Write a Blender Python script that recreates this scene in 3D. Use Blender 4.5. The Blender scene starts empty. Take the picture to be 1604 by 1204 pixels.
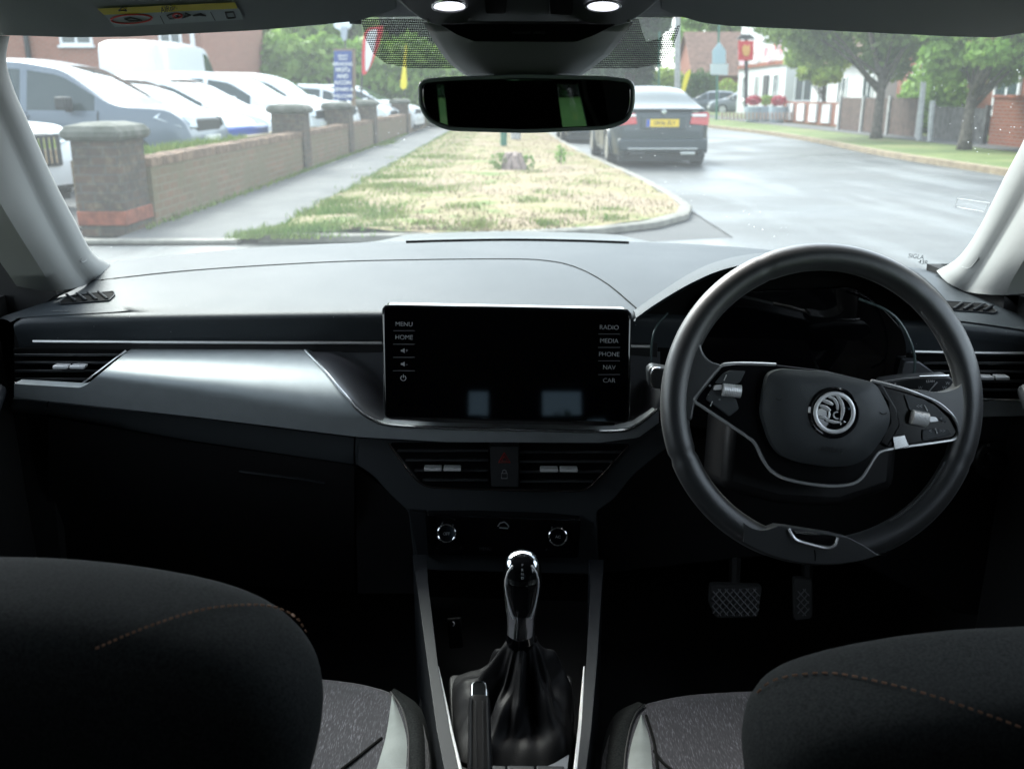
import bpy, bmesh, math, random
import numpy as np
from mathutils import Vector, Matrix
random.seed(11)
rng = np.random.default_rng(11)
rad = math.radians
scn = bpy.context.scene

# ---------------------------------------------------------------- camera, world, sun, exposure
PITCH = 17.2
EYE = Vector((0, 0, 1.16))
FPX = 1458.0
cd = bpy.data.cameras.new('camera')
cam = bpy.data.objects.new('camera', cd)
scn.collection.objects.link(cam)
cam.location = EYE
cam.rotation_euler = (rad(90 - PITCH), 0, 0)
cd.sensor_width = 19.8
cd.lens = 18.0
cd.clip_start = 0.02
cd.clip_end = 2000
cd.dof.use_dof = True
cd.dof.focus_distance = 1.12
cd.dof.aperture_fstop = 4.6
scn.camera = cam

world = bpy.data.worlds.new('World')
scn.world = world
world.use_nodes = True
wn = world.node_tree
bg = wn.nodes['Background']
sky = wn.nodes.new('ShaderNodeTexSky')
sky.sky_type = 'NISHITA'
sky.sun_disc = False
sky.sun_elevation = rad(48)
sky.sun_rotation = rad(-35)
sky.air_density = 1.0
sky.dust_density = 3.0
sky.ozone_density = 1.0
hs = wn.nodes.new('ShaderNodeHueSaturation'); hs.inputs['Saturation'].default_value = .36      # thin cloud: a paler sky
wn.links.new(sky.outputs['Color'], hs.inputs['Color']); wn.links.new(hs.outputs['Color'], bg.inputs['Color'])
bg.inputs['Strength'].default_value = 0.15
sl = bpy.data.lights.new('sun', 'SUN')
sl.energy = 0.6
sl.angle = rad(20)
sl.color = (1.0, 0.94, 0.84)
sun = bpy.data.objects.new('sun', sl)
scn.collection.objects.link(sun)
# sun direction matches the sky: rotation -35 deg from +Y, elevation 48
_az, _el = rad(-35), rad(48)
sd = Vector((math.sin(_az) * math.cos(_el), math.cos(_az) * math.cos(_el), math.sin(_el)))
sun.rotation_euler = sd.to_track_quat('Z', 'Y').to_euler()
scn.view_settings.view_transform = 'Standard'
scn.view_settings.look = 'None'
scn.view_settings.gamma = 1
scn.view_settings.exposure = 2.52
scn.render.engine = 'CYCLES'
scn.cycles.use_denoising = True
scn.cycles.max_bounces = 7
scn.cycles.diffuse_bounces = 4
scn.cycles.glossy_bounces = 4
scn.cycles.transparent_max_bounces = 16
scn.cycles.caustics_reflective = False
scn.cycles.sample_clamp_indirect = 6

# ---------------------------------------------------------------- geometry helpers
_c, _s = math.cos(rad(PITCH)), math.sin(rad(PITCH))
def ray(u, v):
    a = (u - 802) / FPX; b = (602 - v) / FPX
    return Vector((a, _c + b * _s, -_s + b * _c))
def P(u, v, y):                      # point of the photograph at y metres ahead
    d = ray(u, v)
    return EYE + d * (y / d.y)
def G(u, v, z=0.0):                  # point of the photograph on the level z
    d = ray(u, v)
    return EYE + d * ((z - EYE.z) / d.z)
def onplane(u, v, c, n, off=0.0):
    d = ray(u, v)
    t = (c - EYE).dot(n) / d.dot(n)
    return EYE + d * t + n * off

def catmull(pts, n, closed=False):
    a = np.array(pts, float)
    m = len(a)
    if closed:
        ext = np.vstack([a[-1:], a, a[:2]])
        segs = m
    else:
        ext = np.vstack([2 * a[0] - a[1], a, 2 * a[-1] - a[-2]])
        segs = m - 1
    fine = []
    K = 24
    for i in range(segs):
        p0, p1, p2, p3 = ext[i], ext[i + 1], ext[i + 2], ext[i + 3]
        for k in range(K):
            t = k / K
            fine.append(0.5 * (2 * p1 + (p2 - p0) * t + (2 * p0 - 5 * p1 + 4 * p2 - p3) * t * t + (3 * p1 - p0 - 3 * p2 + p3) * t ** 3))
    fine.append(ext[segs + 1])
    fine = np.array(fine)
    d = np.r_[0, np.cumsum(np.linalg.norm(np.diff(fine[:, :2], axis=0), axis=1))]
    q = np.linspace(0, d[-1], n + 1 if closed else n)
    out = np.stack([np.interp(q, d, fine[:, j]) for j in range(a.shape[1])], 1)
    return out[:-1] if closed else out

def rounded(poly, r, k=5):           # round the corners of a 2-D polygon
    out = []
    n = len(poly)
    for i in range(n):
        p0, p1, p2 = Vector(poly[i - 1]), Vector(poly[i]), Vector(poly[(i + 1) % n])
        a, b = (p0 - p1), (p2 - p1)
        rr = r[i] if isinstance(r, (list, tuple)) else r
        rr = min(rr, a.length * .48, b.length * .48)
        if rr < 1e-6:
            out.append(tuple(p1)); continue
        s, e = p1 + a.normalized() * rr, p1 + b.normalized() * rr
        for j in range(k + 1):
            t = j / k
            q = s * (1 - t) ** 2 + p1 * 2 * t * (1 - t) + e * t * t
            out.append(tuple(q))
    return out

def base_of(p):
    o = Vector((0, 0, 0))
    while p is not None:
        o += p.location; p = p.parent
    return o

class MB:
    def __init__(s): s.v = []; s.f = []; s.m = []
    def add(s, vs, fs, m=0):
        o = len(s.v)
        s.v += [tuple(x) for x in vs]
        s.f += [tuple(i + o for i in f) for f in fs]
        s.m += [m] * len(fs)
        return s
    def loft(s, rows, closed=False, caps=False, m=0):
        n = len(rows[0]); vs = [p for r in rows for p in r]; fs = []
        for i in range(len(rows) - 1):
            for j in range(n if closed else n - 1):
                k = (j + 1) % n
                fs.append((i * n + j, i * n + k, (i + 1) * n + k, (i + 1) * n + j))
        if caps:
            fs.append(tuple(range(n - 1, -1, -1)))
            fs.append(tuple((len(rows) - 1) * n + j for j in range(n)))
        return s.add(vs, fs, m)
    def box(s, lo, hi, m=0):
        x0, y0, z0 = lo; x1, y1, z1 = hi
        vs = [(x0, y0, z0), (x1, y0, z0), (x1, y1, z0), (x0, y1, z0), (x0, y0, z1), (x1, y0, z1), (x1, y1, z1), (x0, y1, z1)]
        return s.add(vs, [(0, 3, 2, 1), (4, 5, 6, 7), (0, 1, 5, 4), (1, 2, 6, 5), (2, 3, 7, 6), (3, 0, 4, 7)], m)
    def prism(s, pts, d, m=0):       # 3-D polygon extruded by vector d
        n = len(pts); d = Vector(d)
        a = [Vector(p) for p in pts]; b = [p + d for p in a]
        fs = [tuple(range(n)), tuple(range(2 * n - 1, n - 1, -1))]
        fs += [(j, j + n, (j + 1) % n + n, (j + 1) % n) for j in range(n)]
        return s.add(a + b, fs, m)
    def tube(s, pts, r, k=8, closed=False, flat=1.0, caps=True, m=0):
        pts = [Vector(p) for p in pts]; n = len(pts); rows = []
        up = Vector((0, 0, 1))
        prev = None
        for i in range(n):
            if closed: t = pts[(i + 1) % n] - pts[i - 1]
            else: t = pts[min(i + 1, n - 1)] - pts[max(i - 1, 0)]
            t.normalize()
            if prev is None:
                a = t.cross(Vector((0, 1, 0)));
                if a.length < .1: a = t.cross(up)
            else:
                a = prev - t * prev.dot(t)
            a.normalize(); prev = a; b = t.cross(a)
            rr = r[i] if isinstance(r, (list, tuple, np.ndarray)) else r
            rows.append([pts[i] + a * (math.cos(2 * math.pi * j / k) * rr) + b * (math.sin(2 * math.pi * j / k) * rr * flat) for j in range(k)])
        if closed:
            # re-align the last ring with the first
            rows.append(rows[0]); return s.loft(rows, closed=True, m=m)
        return s.loft(rows, closed=True, caps=caps, m=m)
    def cyl(s, a, b, r, k=20, r2=None, m=0):
        return s.tube([a, b], [r, r if r2 is None else r2], k=k, m=m)
    def lathe(s, prof, c, axis=(0, 0, 1), k=24, m=0, sx=1, sy=1):  # prof: (r, h)
        ax = Vector(axis).normalized()
        q = Vector((0, 0, 1)).rotation_difference(ax)
        rows = [[Vector(c) + q @ Vector((math.cos(2 * math.pi * j / k) * r * sx, math.sin(2 * math.pi * j / k) * r * sy, h)) for j in range(k)] for r, h in prof]
        return s.loft(rows, closed=True, caps=True, m=m)
    def build(s, name, mats, parent=None, smooth=True, angle=35, bevel=0, bseg=3, subsurf=0, solid=0):
        me = bpy.data.meshes.new(name)
        off = base_of(parent)
        a = np.array(s.v, float) - np.array(off)
        me.from_pydata(a.tolist(), [], s.f)
        if not isinstance(mats, (list, tuple)): mats = [mats]
        for x in mats: me.materials.append(x)
        if len(mats) > 1: me.polygons.foreach_set('material_index', s.m)
        me.update()
        bm = bmesh.new(); bm.from_mesh(me)
        bmesh.ops.remove_doubles(bm, verts=bm.verts, dist=1e-6)
        bmesh.ops.recalc_face_normals(bm, faces=bm.faces)
        bm.to_mesh(me); bm.free()
        if smooth:
            me.polygons.foreach_set('use_smooth', [True] * len(me.polygons))
            if angle: me.set_sharp_from_angle(angle=rad(angle))
        o = bpy.data.objects.new(name, me)
        scn.collection.objects.link(o)
        if parent is not None: o.parent = parent
        if solid:
            md = o.modifiers.new('solidify', 'SOLIDIFY'); md.thickness = solid; md.offset = 0
        if subsurf:
            md = o.modifiers.new('subsurf', 'SUBSURF'); md.levels = md.render_levels = subsurf
        if bevel:
            md = o.modifiers.new('bevel', 'BEVEL'); md.width = bevel; md.segments = bseg; md.limit_method = 'ANGLE'; md.angle_limit = rad(40)
        return o

def tag(o, label=None, cat=None, group=None, kind=None):
    if label: o['label'] = label
    if cat: o['category'] = cat
    if group: o['group'] = group
    if kind: o['kind'] = kind
    return o
def thing(name, label, cat, loc=(0, 0, 0), group=None):
    o = bpy.data.objects.new(name, None)
    o.empty_display_size = .1
    scn.collection.objects.link(o); o.location = loc
    return tag(o, label, cat, group)
def copy_tree(o, parent=None):
    c = o.copy(); scn.collection.objects.link(c)
    if parent is not None: c.parent = parent
    for ch in list(o.children): copy_tree(ch, c)
    return c

def plate(name, uv, y, t, mat, parent, bevel=.0015, bseg=3, dirv=(0, 1, 0), **k):   # slab with a photographed outline, t metres thick
    fy = y if callable(y) else (lambda u, v: y)
    return MB().prism([P(u, v, fy(u, v)) for u, v in uv], Vector(dirv) * t).build(name, mat, parent, bevel=bevel, bseg=bseg, **k)
def tubepx(name, uvy, r, mat, parent, n=40, closed=False, k=8, flat=1.0, **kw):
    pts = [P(*q) for q in catmull(uvy, n, closed)]
    return MB().tube(pts, r, k=k, closed=closed, flat=flat).build(name, mat, parent, **kw)
def R(uvy, n): return [P(*q) for q in catmull(uvy, n)]

def hit_rows(rows, u, v, lift=0.0, default=1.3):   # where the line of sight of a photograph point meets a lofted surface
    from mathutils.geometry import intersect_ray_tri as irt
    d = ray(u, v)
    for i in range(len(rows) - 1):
        A, B = rows[i], rows[i + 1]
        for j in range(len(A) - 1):
            for tri in ((A[j], A[j + 1], B[j + 1]), (A[j], B[j + 1], B[j])):
                h = irt(*tri, d, EYE, True)
                if h is not None: return h - d.normalized() * lift
    return P(u, v, default)
def text(name, body, origin, xdir, ydir, size, mat, parent, align='CENTER', ext=.0002, bold=False):
    cu = bpy.data.curves.new('font_tmp', 'FONT')
    cu.body = body; cu.size = size; cu.align_x = align; cu.align_y = 'CENTER'; cu.extrude = ext
    if bold: cu.offset = size * .018
    tmp = bpy.data.objects.new('font_tmp', cu)
    scn.collection.objects.link(tmp)
    bpy.context.view_layer.update()
    me = bpy.data.meshes.new_from_object(tmp)
    bpy.data.objects.remove(tmp); bpy.data.curves.remove(cu)
    x = Vector(xdir).normalized(); y0 = Vector(ydir); y = (y0 - x * y0.dot(x)).normalized(); z = x.cross(y)
    M = Matrix((x, y, z)).transposed().to_4x4(); M.translation = Vector(origin) - base_of(parent)
    me.transform(M); me.materials.clear(); me.materials.append(mat); me.name = name
    o = bpy.data.objects.new(name, me); scn.collection.objects.link(o)
    if parent is not None: o.parent = parent
    return o
def textpx(name, body, u, v, y, hpx, mat, parent, lift=.0008, slant=0.0, **k):
    o = P(u, v, y); za = (o - EYE).dot(Vector((0, _c, -_s)))
    return text(name, body, o - Vector((0, lift, 0)), P(u + 10, v + slant * 10, y) - o, P(u, v - 10, y) - o, hpx * 1.4 * za / FPX, mat, parent, **k)

# ---------------------------------------------------------------- materials
MATS = {}
def mat(name, col, rough=.5, metal=0.0, noise=0.0, nscale=20, bump=0.0, bscale=200, spec=.5, col2=None, coat=0.0, rnoise=0.0, sheen=0, detail=6, coords='Object', stretch=None):
    m = bpy.data.materials.new(name); m.use_nodes = True; MATS[name] = m
    nt = m.node_tree; b = nt.nodes['Principled BSDF']
    b.inputs['Base Color'].default_value = (*col, 1); b.inputs['Roughness'].default_value = rough
    b.inputs['Metallic'].default_value = metal; b.inputs['Specular IOR Level'].default_value = spec
    if coat: b.inputs['Coat Weight'].default_value = coat; b.inputs['Coat Roughness'].default_value = .04 if not sheen else .4
    if sheen: b.inputs['Sheen Weight'].default_value = sheen; b.inputs['Sheen Roughness'].default_value = .5
    tc = nt.nodes.new('ShaderNodeTexCoord'); src = tc.outputs[coords]
    if stretch:
        mp = nt.nodes.new('ShaderNodeMapping'); mp.inputs['Scale'].default_value = stretch
        nt.links.new(src, mp.inputs[0]); src = mp.outputs[0]
    if noise or col2 is not None:
        n = nt.nodes.new('ShaderNodeTexNoise'); n.inputs['Scale'].default_value = nscale; n.inputs['Detail'].default_value = detail
        nt.links.new(src, n.inputs['Vector'])
        r = nt.nodes.new('ShaderNodeValToRGB')
        c2 = col2 if col2 is not None else tuple(min(1, c * (1 + noise)) for c in col)
        c1 = col if col2 is not None else tuple(c * (1 - noise) for c in col)
        r.color_ramp.elements[0].color = (*c1, 1); r.color_ramp.elements[1].color = (*c2, 1)
        r.color_ramp.elements[0].position = .35; r.color_ramp.elements[1].position = .65
        nt.links.new(n.outputs['Fac'], r.inputs['Fac']); nt.links.new(r.outputs['Color'], b.inputs['Base Color'])
        if rnoise:
            mr = nt.nodes.new('ShaderNodeMapRange'); mr.inputs['To Min'].default_value = rough - rnoise; mr.inputs['To Max'].default_value = rough + rnoise
            mr.inputs['From Min'].default_value = .3; mr.inputs['From Max'].default_value = .7
            nt.links.new(n.outputs['Fac'], mr.inputs['Value']); nt.links.new(mr.outputs[0], b.inputs['Roughness'])
    if bump:
        n2 = nt.nodes.new('ShaderNodeTexNoise'); n2.inputs['Scale'].default_value = bscale; n2.inputs['Detail'].default_value = 3
        nt.links.new(src, n2.inputs['Vector'])
        bp = nt.nodes.new('ShaderNodeBump'); bp.inputs['Strength'].default_value = bump; bp.inputs['Distance'].default_value = .5 / bscale
        nt.links.new(n2.outputs['Fac'], bp.inputs['Height']); nt.links.new(bp.outputs['Normal'], b.inputs['Normal'])
    return m
def ramp(nt, src, stops):
    r = nt.nodes.new('ShaderNodeValToRGB'); cr = r.color_ramp
    while len(cr.elements) < len(stops): cr.elements.new(.5)
    for e, (p, c) in zip(cr.elements, stops): e.position = p; e.color = (*c, 1) if len(c) == 3 else c
    nt.links.new(src, r.inputs['Fac']); return r.outputs['Color']
def noise_node(nt, src, scale, detail=5, rough=.5):
    n = nt.nodes.new('ShaderNodeTexNoise'); n.inputs['Scale'].default_value = scale; n.inputs['Detail'].default_value = detail; n.inputs['Roughness'].default_value = rough
    nt.links.new(src, n.inputs['Vector']); return n.outputs['Fac']
def mixc(nt, fac, a, b, mode='MIX'):
    m = nt.nodes.new('ShaderNodeMix'); m.data_type = 'RGBA'; m.blend_type = mode
    for val, idx in ((fac, 0), (a, 6), (b, 7)):
        if isinstance(val, bpy.types.NodeSocket): nt.links.new(val, m.inputs[idx])
        else: m.inputs[idx].default_value = val if idx == 0 else (*val, 1)
    return m.outputs[2]
def brick(name, c1, c2, mortar, stain=None, axis='xz', scale=1.0, stainamt=.6):
    m = mat(name, c1, .9); nt = m.node_tree; b = nt.nodes['Principled BSDF']; b.inputs['Specular IOR Level'].default_value = .2
    tc = nt.nodes.new('ShaderNodeTexCoord'); sep = nt.nodes.new('ShaderNodeSeparateXYZ'); cmb = nt.nodes.new('ShaderNodeCombineXYZ')
    nt.links.new(tc.outputs['Object'], sep.inputs[0])
    add = nt.nodes.new('ShaderNodeMath'); add.operation = 'ADD'
    nt.links.new(sep.outputs['X'], add.inputs[0]); nt.links.new(sep.outputs['Y'], add.inputs[1])
    nt.links.new(add.outputs[0], cmb.inputs['X']); nt.links.new(sep.outputs['Z'], cmb.inputs['Y'])
    br = nt.nodes.new('ShaderNodeTexBrick'); br.inputs['Scale'].default_value = scale
    br.inputs['Brick Width'].default_value = .225; br.inputs['Row Height'].default_value = .075; br.inputs['Mortar Size'].default_value = .009
    br.inputs['Color1'].default_value = (*c1, 1); br.inputs['Color2'].default_value = (*c2, 1); br.inputs['Mortar'].default_value = (*mortar, 1)
    nt.links.new(cmb.outputs[0], br.inputs['Vector'])
    col = br.outputs['Color']
    if stain is not None:
        n = noise_node(nt, tc.outputs['Object'], 2.6, 8, .65)
        f = ramp(nt, n, [(.42, (0, 0, 0)), (.6, (stainamt,) * 3)])
        col = mixc(nt, f, col, stain)
        n3 = noise_node(nt, tc.outputs['Object'], 14, 6, .7)
        f3 = ramp(nt, n3, [(.5, (0, 0, 0)), (.68, (.45,) * 3)])
        col = mixc(nt, f3, col, (.22, .19, .12))
    nt.links.new(col, b.inputs['Base Color'])
    bp = nt.nodes.new('ShaderNodeBump'); bp.inputs['Strength'].default_value = .5; bp.inputs['Distance'].default_value = .01
    nt.links.new(br.outputs['Fac'], bp.inputs['Height']); bp.invert = True; nt.links.new(bp.outputs[0], b.inputs['Normal'])
    return m

# cabin materials
m_dash = mat('dash_plastic', (.025, .031, .036), .52, noise=.12, nscale=6, bump=.5, bscale=700, spec=.38, rnoise=.04)
def dust(m, scale=70, cut=.035, col=(.35, .36, .36)):      # lint lying on a surface
    nt = m.node_tree; b = nt.nodes['Principled BSDF']; src = b.inputs['Base Color'].links[0].from_socket
    tc = nt.nodes.new('ShaderNodeTexCoord'); v = nt.nodes.new('ShaderNodeTexVoronoi'); v.inputs['Scale'].default_value = scale
    nt.links.new(tc.outputs['Object'], v.inputs['Vector'])
    c = nt.nodes.new('ShaderNodeMath'); c.operation = 'LESS_THAN'; c.inputs[1].default_value = cut; nt.links.new(v.outputs['Distance'], c.inputs[0])
    mx = nt.nodes.new('ShaderNodeMix'); mx.data_type = 'RGBA'; nt.links.new(c.outputs[0], mx.inputs[0]); nt.links.new(src, mx.inputs[6]); mx.inputs[7].default_value = (*col, 1)
    nt.links.new(mx.outputs[2], b.inputs['Base Color'])
dust(m_dash)
m_dash2 = mat('dash_plastic_rear', (.038, .04, .043), .55, noise=.15, nscale=9, bump=.3, bscale=1100, spec=.6)
m_black = mat('black_plastic', (.012, .012, .013), .45, bump=.2, bscale=900, spec=.4)
m_deep = mat('deep_black', (.006, .006, .006), .8, spec=.1)
m_gloss = mat('piano_black', (.004, .004, .005), .06, coat=.5)
m_screen = mat('screen_glass', (.0015, .0015, .002), .035, spec=.5)
m_silver = mat('satin_silver', (.42, .455, .465), .56, metal=.4, noise=.04, nscale=60, stretch=(1, 1, 1))
m_surround = mat('dark_satin', (.12, .125, .135), .42, metal=.6)
m_chrome = mat('chrome', (.85, .86, .87), .07, metal=1)
m_chromes = mat('satin_chrome', (.7, .7, .7), .22, metal=1, noise=.06, nscale=80)
m_leather = mat('wheel_leather', (.015, .017, .019), .42, coat=.45, sheen=.12, bump=.2, bscale=700, spec=1.0, noise=.15, nscale=30)
m_pad = mat('airbag_pad', (.042, .047, .05), .5, bump=.4, bscale=900, spec=.5)
m_grey = mat('grey_legend', (.35, .36, .37), .5)
m_dgrey = mat('dim_legend', (.06, .063, .067), .5)
m_red = mat('red_legend', (.6, .015, .012), .5)
m_head = mat('headliner', (.33, .33, .33), .95, noise=.08, nscale=80, bump=.3, bscale=600)
m_visor = mat('visor_vinyl', (.34, .35, .36), .85, bump=.25, bscale=500)
m_pillar = mat('pillar_trim', (.31, .31, .30), .9, bump=.3, bscale=700, spec=.2)
m_shell = mat('cabin_shell', (.012, .012, .012), .9)
m_gaiter = mat('gaiter_leather', (.008, .008, .009), .55, bump=.3, bscale=700, spec=.2)
m_rail = mat('console_rail', (.016, .018, .021), .45, bump=.15, bscale=900, spec=.25)
m_stitch = mat('tan_stitch', (.17, .08, .04), .8)
m_rubber = mat('rubber', (.02, .02, .02), .7)
m_white = mat('white_print', (.7, .7, .7), .6)
m_yellow = mat('yellow_print', (.75, .6, .03), .6)
def seat_fabric():
    m = mat('seat_fabric', (.03, .03, .034), .9, sheen=.15); nt = m.node_tree; b = nt.nodes['Principled BSDF']
    tc = nt.nodes.new('ShaderNodeTexCoord'); mp = nt.nodes.new('ShaderNodeMapping'); mp.inputs['Scale'].default_value = (1.0, .16, .3)
    nt.links.new(tc.outputs['Object'], mp.inputs[0])
    n = noise_node(nt, mp.outputs[0], 900, 2); n2 = noise_node(nt, tc.outputs['Object'], 40, 3)
    c = ramp(nt, n, [(.35, (.008, .0075, .010)), (.55, (.030, .028, .037)), (.68, (.13, .125, .145))])
    nt.links.new(mixc(nt, n2, c, (.02, .02, .025)), b.inputs['Base Color']); return m
m_fabric = seat_fabric()
m_suede = mat('seat_suede', (.008, .009, .0095), .95, col2=(.02, .022, .022), spec=.12, nscale=500, detail=3, bump=.5, bscale=1300)
m_patch = mat('grey_bolster', (.2, .22, .215), .8, noise=.1, nscale=30, bump=.3, bscale=300)

def glass_clear(name, dirt=.06, tint=(.84, .94, .95), gloss=1.0, specks=True):
    m = bpy.data.materials.new(name); m.use_nodes = True; nt = m.node_tree; nt.nodes.clear()
    out = nt.nodes.new('ShaderNodeOutputMaterial')
    tr = nt.nodes.new('ShaderNodeBsdfTransparent'); tr.inputs['Color'].default_value = (*tint, 1)
    gl = nt.nodes.new('ShaderNodeBsdfGlossy'); gl.inputs['Roughness'].default_value = .01
    lw = nt.nodes.new('ShaderNodeLayerWeight'); lw.inputs['Blend'].default_value = .5
    pw = nt.nodes.new('ShaderNodeMath'); pw.operation = 'POWER'; pw.inputs[1].default_value = 5; nt.links.new(lw.outputs['Facing'], pw.inputs[0])
    fr = nt.nodes.new('ShaderNodeMath'); fr.operation = 'MULTIPLY_ADD'; fr.inputs[1].default_value = .9; fr.inputs[2].default_value = .06; nt.links.new(pw.outputs[0], fr.inputs[0])
    mx = nt.nodes.new('ShaderNodeMixShader')
    nt.links.new(fr.outputs[0], mx.inputs[0])
    nt.links.new(tr.outputs[0], mx.inputs[1]); nt.links.new(gl.outputs[0], mx.inputs[2])
    tl = nt.nodes.new('ShaderNodeBsdfTranslucent'); tl.inputs['Color'].default_value = (.75, .85, .86, 1)
    mx2 = nt.nodes.new('ShaderNodeMixShader')
    tc = nt.nodes.new('ShaderNodeTexCoord')
    if specks:
        vor = nt.nodes.new('ShaderNodeTexVoronoi'); vor.inputs['Scale'].default_value = 95
        nt.links.new(tc.outputs['Object'], vor.inputs['Vector'])
        big = noise_node(nt, tc.outputs['Object'], 5, 3)
        cut = nt.nodes.new('ShaderNodeMath'); cut.operation = 'LESS_THAN'; nt.links.new(vor.outputs['Distance'], cut.inputs[0])
        thr = nt.nodes.new('ShaderNodeMapRange'); thr.inputs['From Min'].default_value = .45; thr.inputs['From Max'].default_value = .7
        thr.inputs['To Min'].default_value = 0; thr.inputs['To Max'].default_value = .11
        nt.links.new(big, thr.inputs['Value']); nt.links.new(thr.outputs[0], cut.inputs[1])
        mul = nt.nodes.new('ShaderNodeMath'); mul.operation = 'MULTIPLY'; mul.inputs[1].default_value = .35; nt.links.new(cut.outputs[0], mul.inputs[0])
        film = noise_node(nt, tc.outputs['Object'], 3, 4)
        fm = nt.nodes.new('ShaderNodeMath'); fm.operation = 'MULTIPLY_ADD'; fm.inputs[1].default_value = dirt * 1.0; fm.inputs[2].default_value = dirt * .5
        nt.links.new(film, fm.inputs[0])
        ad = nt.nodes.new('ShaderNodeMath'); ad.operation = 'ADD'; nt.links.new(mul.outputs[0], ad.inputs[0]); nt.links.new(fm.outputs[0], ad.inputs[1])
        nt.links.new(ad.outputs[0], mx2.inputs[0])
    else: mx2.inputs[0].default_value = dirt
    nt.links.new(mx.outputs[0], mx2.inputs[1]); nt.links.new(tl.outputs[0], mx2.inputs[2])
    nt.links.new(mx2.outputs[0], out.inputs['Surface'])
    return m
m_wind = glass_clear('windscreen_glass', dirt=.034)
m_sideglass = glass_clear('side_glass', dirt=.0, tint=(.85, .92, .92), specks=False)
m_dimming = glass_clear('dimming_glass', dirt=.0, tint=(.14, .20, .24), specks=False)  # dark tint added to dim reflections of the rear openings
def frit():
    m = bpy.data.materials.new('frit_dots'); m.use_nodes = True; nt = m.node_tree; nt.nodes.clear()
    out = nt.nodes.new('ShaderNodeOutputMaterial'); tr = nt.nodes.new('ShaderNodeBsdfTransparent'); di = nt.nodes.new('ShaderNodeBsdfDiffuse')
    di.inputs['Color'].default_value = (.02, .022, .022, 1); mx = nt.nodes.new('ShaderNodeMixShader')
    tc = nt.nodes.new('ShaderNodeTexCoord'); v = nt.nodes.new('ShaderNodeTexVoronoi'); v.inputs['Scale'].default_value = 420; v.inputs['Randomness'].default_value = 0
    nt.links.new(tc.outputs['Object'], v.inputs['Vector'])
    c = nt.nodes.new('ShaderNodeMath'); c.operation = 'LESS_THAN'; c.inputs[1].default_value = .52; nt.links.new(v.outputs['Distance'], c.inputs[0])
    nt.links.new(c.outputs[0], mx.inputs[0]); nt.links.new(tr.outputs[0], mx.inputs[1]); nt.links.new(di.outputs[0], mx.inputs[2]); nt.links.new(mx.outputs[0], out.inputs[0])
    return m
m_frit = frit()
# ================================================================ THE CAR WE SIT IN: fixed structure
car0 = thing('hatchback_cabin', 'car interior shell around the camera: windscreen, pale pillars, roof lining, dark doors and floor', 'car cabin', (0, 0, 0))
L_E1 = [(15, 57, 1.10), (10, 95, 1.11), (22, 140, 1.13), (45, 192, 1.17), (83, 278, 1.26), (120, 350, 1.36), (145, 395, 1.44), (173, 413, 1.51)]
L_E2 = [(-60, 57, 1.0), (-40, 110, 1.02), (-12, 160, 1.05), (15, 217, 1.09), (63, 320, 1.19), (108, 405, 1.31), (131, 437, 1.39), (140, 444, 1.42)]
L_E3 = [(-130, 80, .9), (-90, 150, .93), (-50, 230, .97), (0, 318, 1.04), (30, 368, 1.11), (60, 415, 1.2), (78, 445, 1.26), (84, 456, 1.29)]
R_E1 = [(1650, 57, 1.10), (1640, 110, 1.12), (1622, 170, 1.16), (1604, 218, 1.2), (1573, 278, 1.27), (1535, 354, 1.37), (1502, 402, 1.44), (1467, 424, 1.5)]
R_E2 = [(1720, 57, 1.0), (1700, 130, 1.04), (1665, 200, 1.08), (1635, 255, 1.13), (1604, 311, 1.19), (1556, 392, 1.31), (1525, 440, 1.38), (1512, 456, 1.41)]
R_E3 = [(1790, 80, .9), (1750, 170, .94), (1700, 260, .98), (1660, 320, 1.04), (1630, 368, 1.1), (1604, 407, 1.17), (1585, 440, 1.24), (1575, 462, 1.28)]
def pillar(E1, E2, E3, sgn):
    n = 40
    a, b, c = R(E1, n), R(E2, n), R(E3, n)
    rows = [[p + Vector((sgn * .05, .03, -.0)) for p in a], a]
    for t in (.12, .3, .5, .7, .88):   # rounded section between the three edges
        rows.append([p * (1 - t) + q * t + Vector((-sgn * .012, -.016, 0)) * math.sin(math.pi * t) for p, q in zip(a, b)])
    rows.append([q + Vector((-sgn * .002, -.004, 0)) for q in b])
    for t in (.1, .35, .7, 1):
        rows.append([p * (1 - t) + q * t + Vector((-sgn * .008, -.008, 0)) * math.sin(math.pi * t) for p, q in zip(b, c)])
    rows.append([p + Vector((sgn * .06, .02, 0)) for p in c])
    return MB().loft(rows).build('pillar_trim', m_pillar, car0, angle=60), rows
pl, plr = pillar(L_E1, L_E2, L_E3, -1); pr, prr = pillar(R_E1, R_E2, R_E3, 1)
pl['label'] = 'pale grey passenger side windscreen pillar with ribbed speaker grille'
pr['label'] = 'pale grey driver side windscreen pillar'
# speaker grilles on the pillar feet
def ellipse(u, v, a, b, rot=0, n=24):
    return [(u + a * math.cos(t) * math.cos(rot) - b * math.sin(t) * math.sin(rot), v + a * math.cos(t) * math.sin(rot) + b * math.sin(t) * math.cos(rot)) for t in [2 * math.pi * i / n for i in range(n)]]
def on_pillar(name, uv, rows_, par, r=.0006, closed=True):
    MB().tube([hit_rows(rows_, u, v, .0006) for u, v in uv], r, k=5, closed=closed).build(name, MATS['pillar_line'], par)
mat('pillar_line', (.33, .33, .33), .8)
on_pillar('speaker_grille', rounded([(106, 371), (119, 371), (141, 404), (128, 413)], 6), plr, pl)
for i in range(9):
    v = 376 + i * 3.7; x0 = 108 + (v - 371) * .52; x1 = 121 + (v - 371) * .56
    on_pillar('grille_rib', [(x0 + 1, v), ((x0 + x1) / 2, v - .6), (x1 - 1, v)], plr, pl, .0007, False)
on_pillar('speaker_grille', rounded([(1520, 380), (1538, 384), (1533, 404), (1519, 421), (1501, 416), (1505, 400)], 6), prr, pr)

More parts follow.
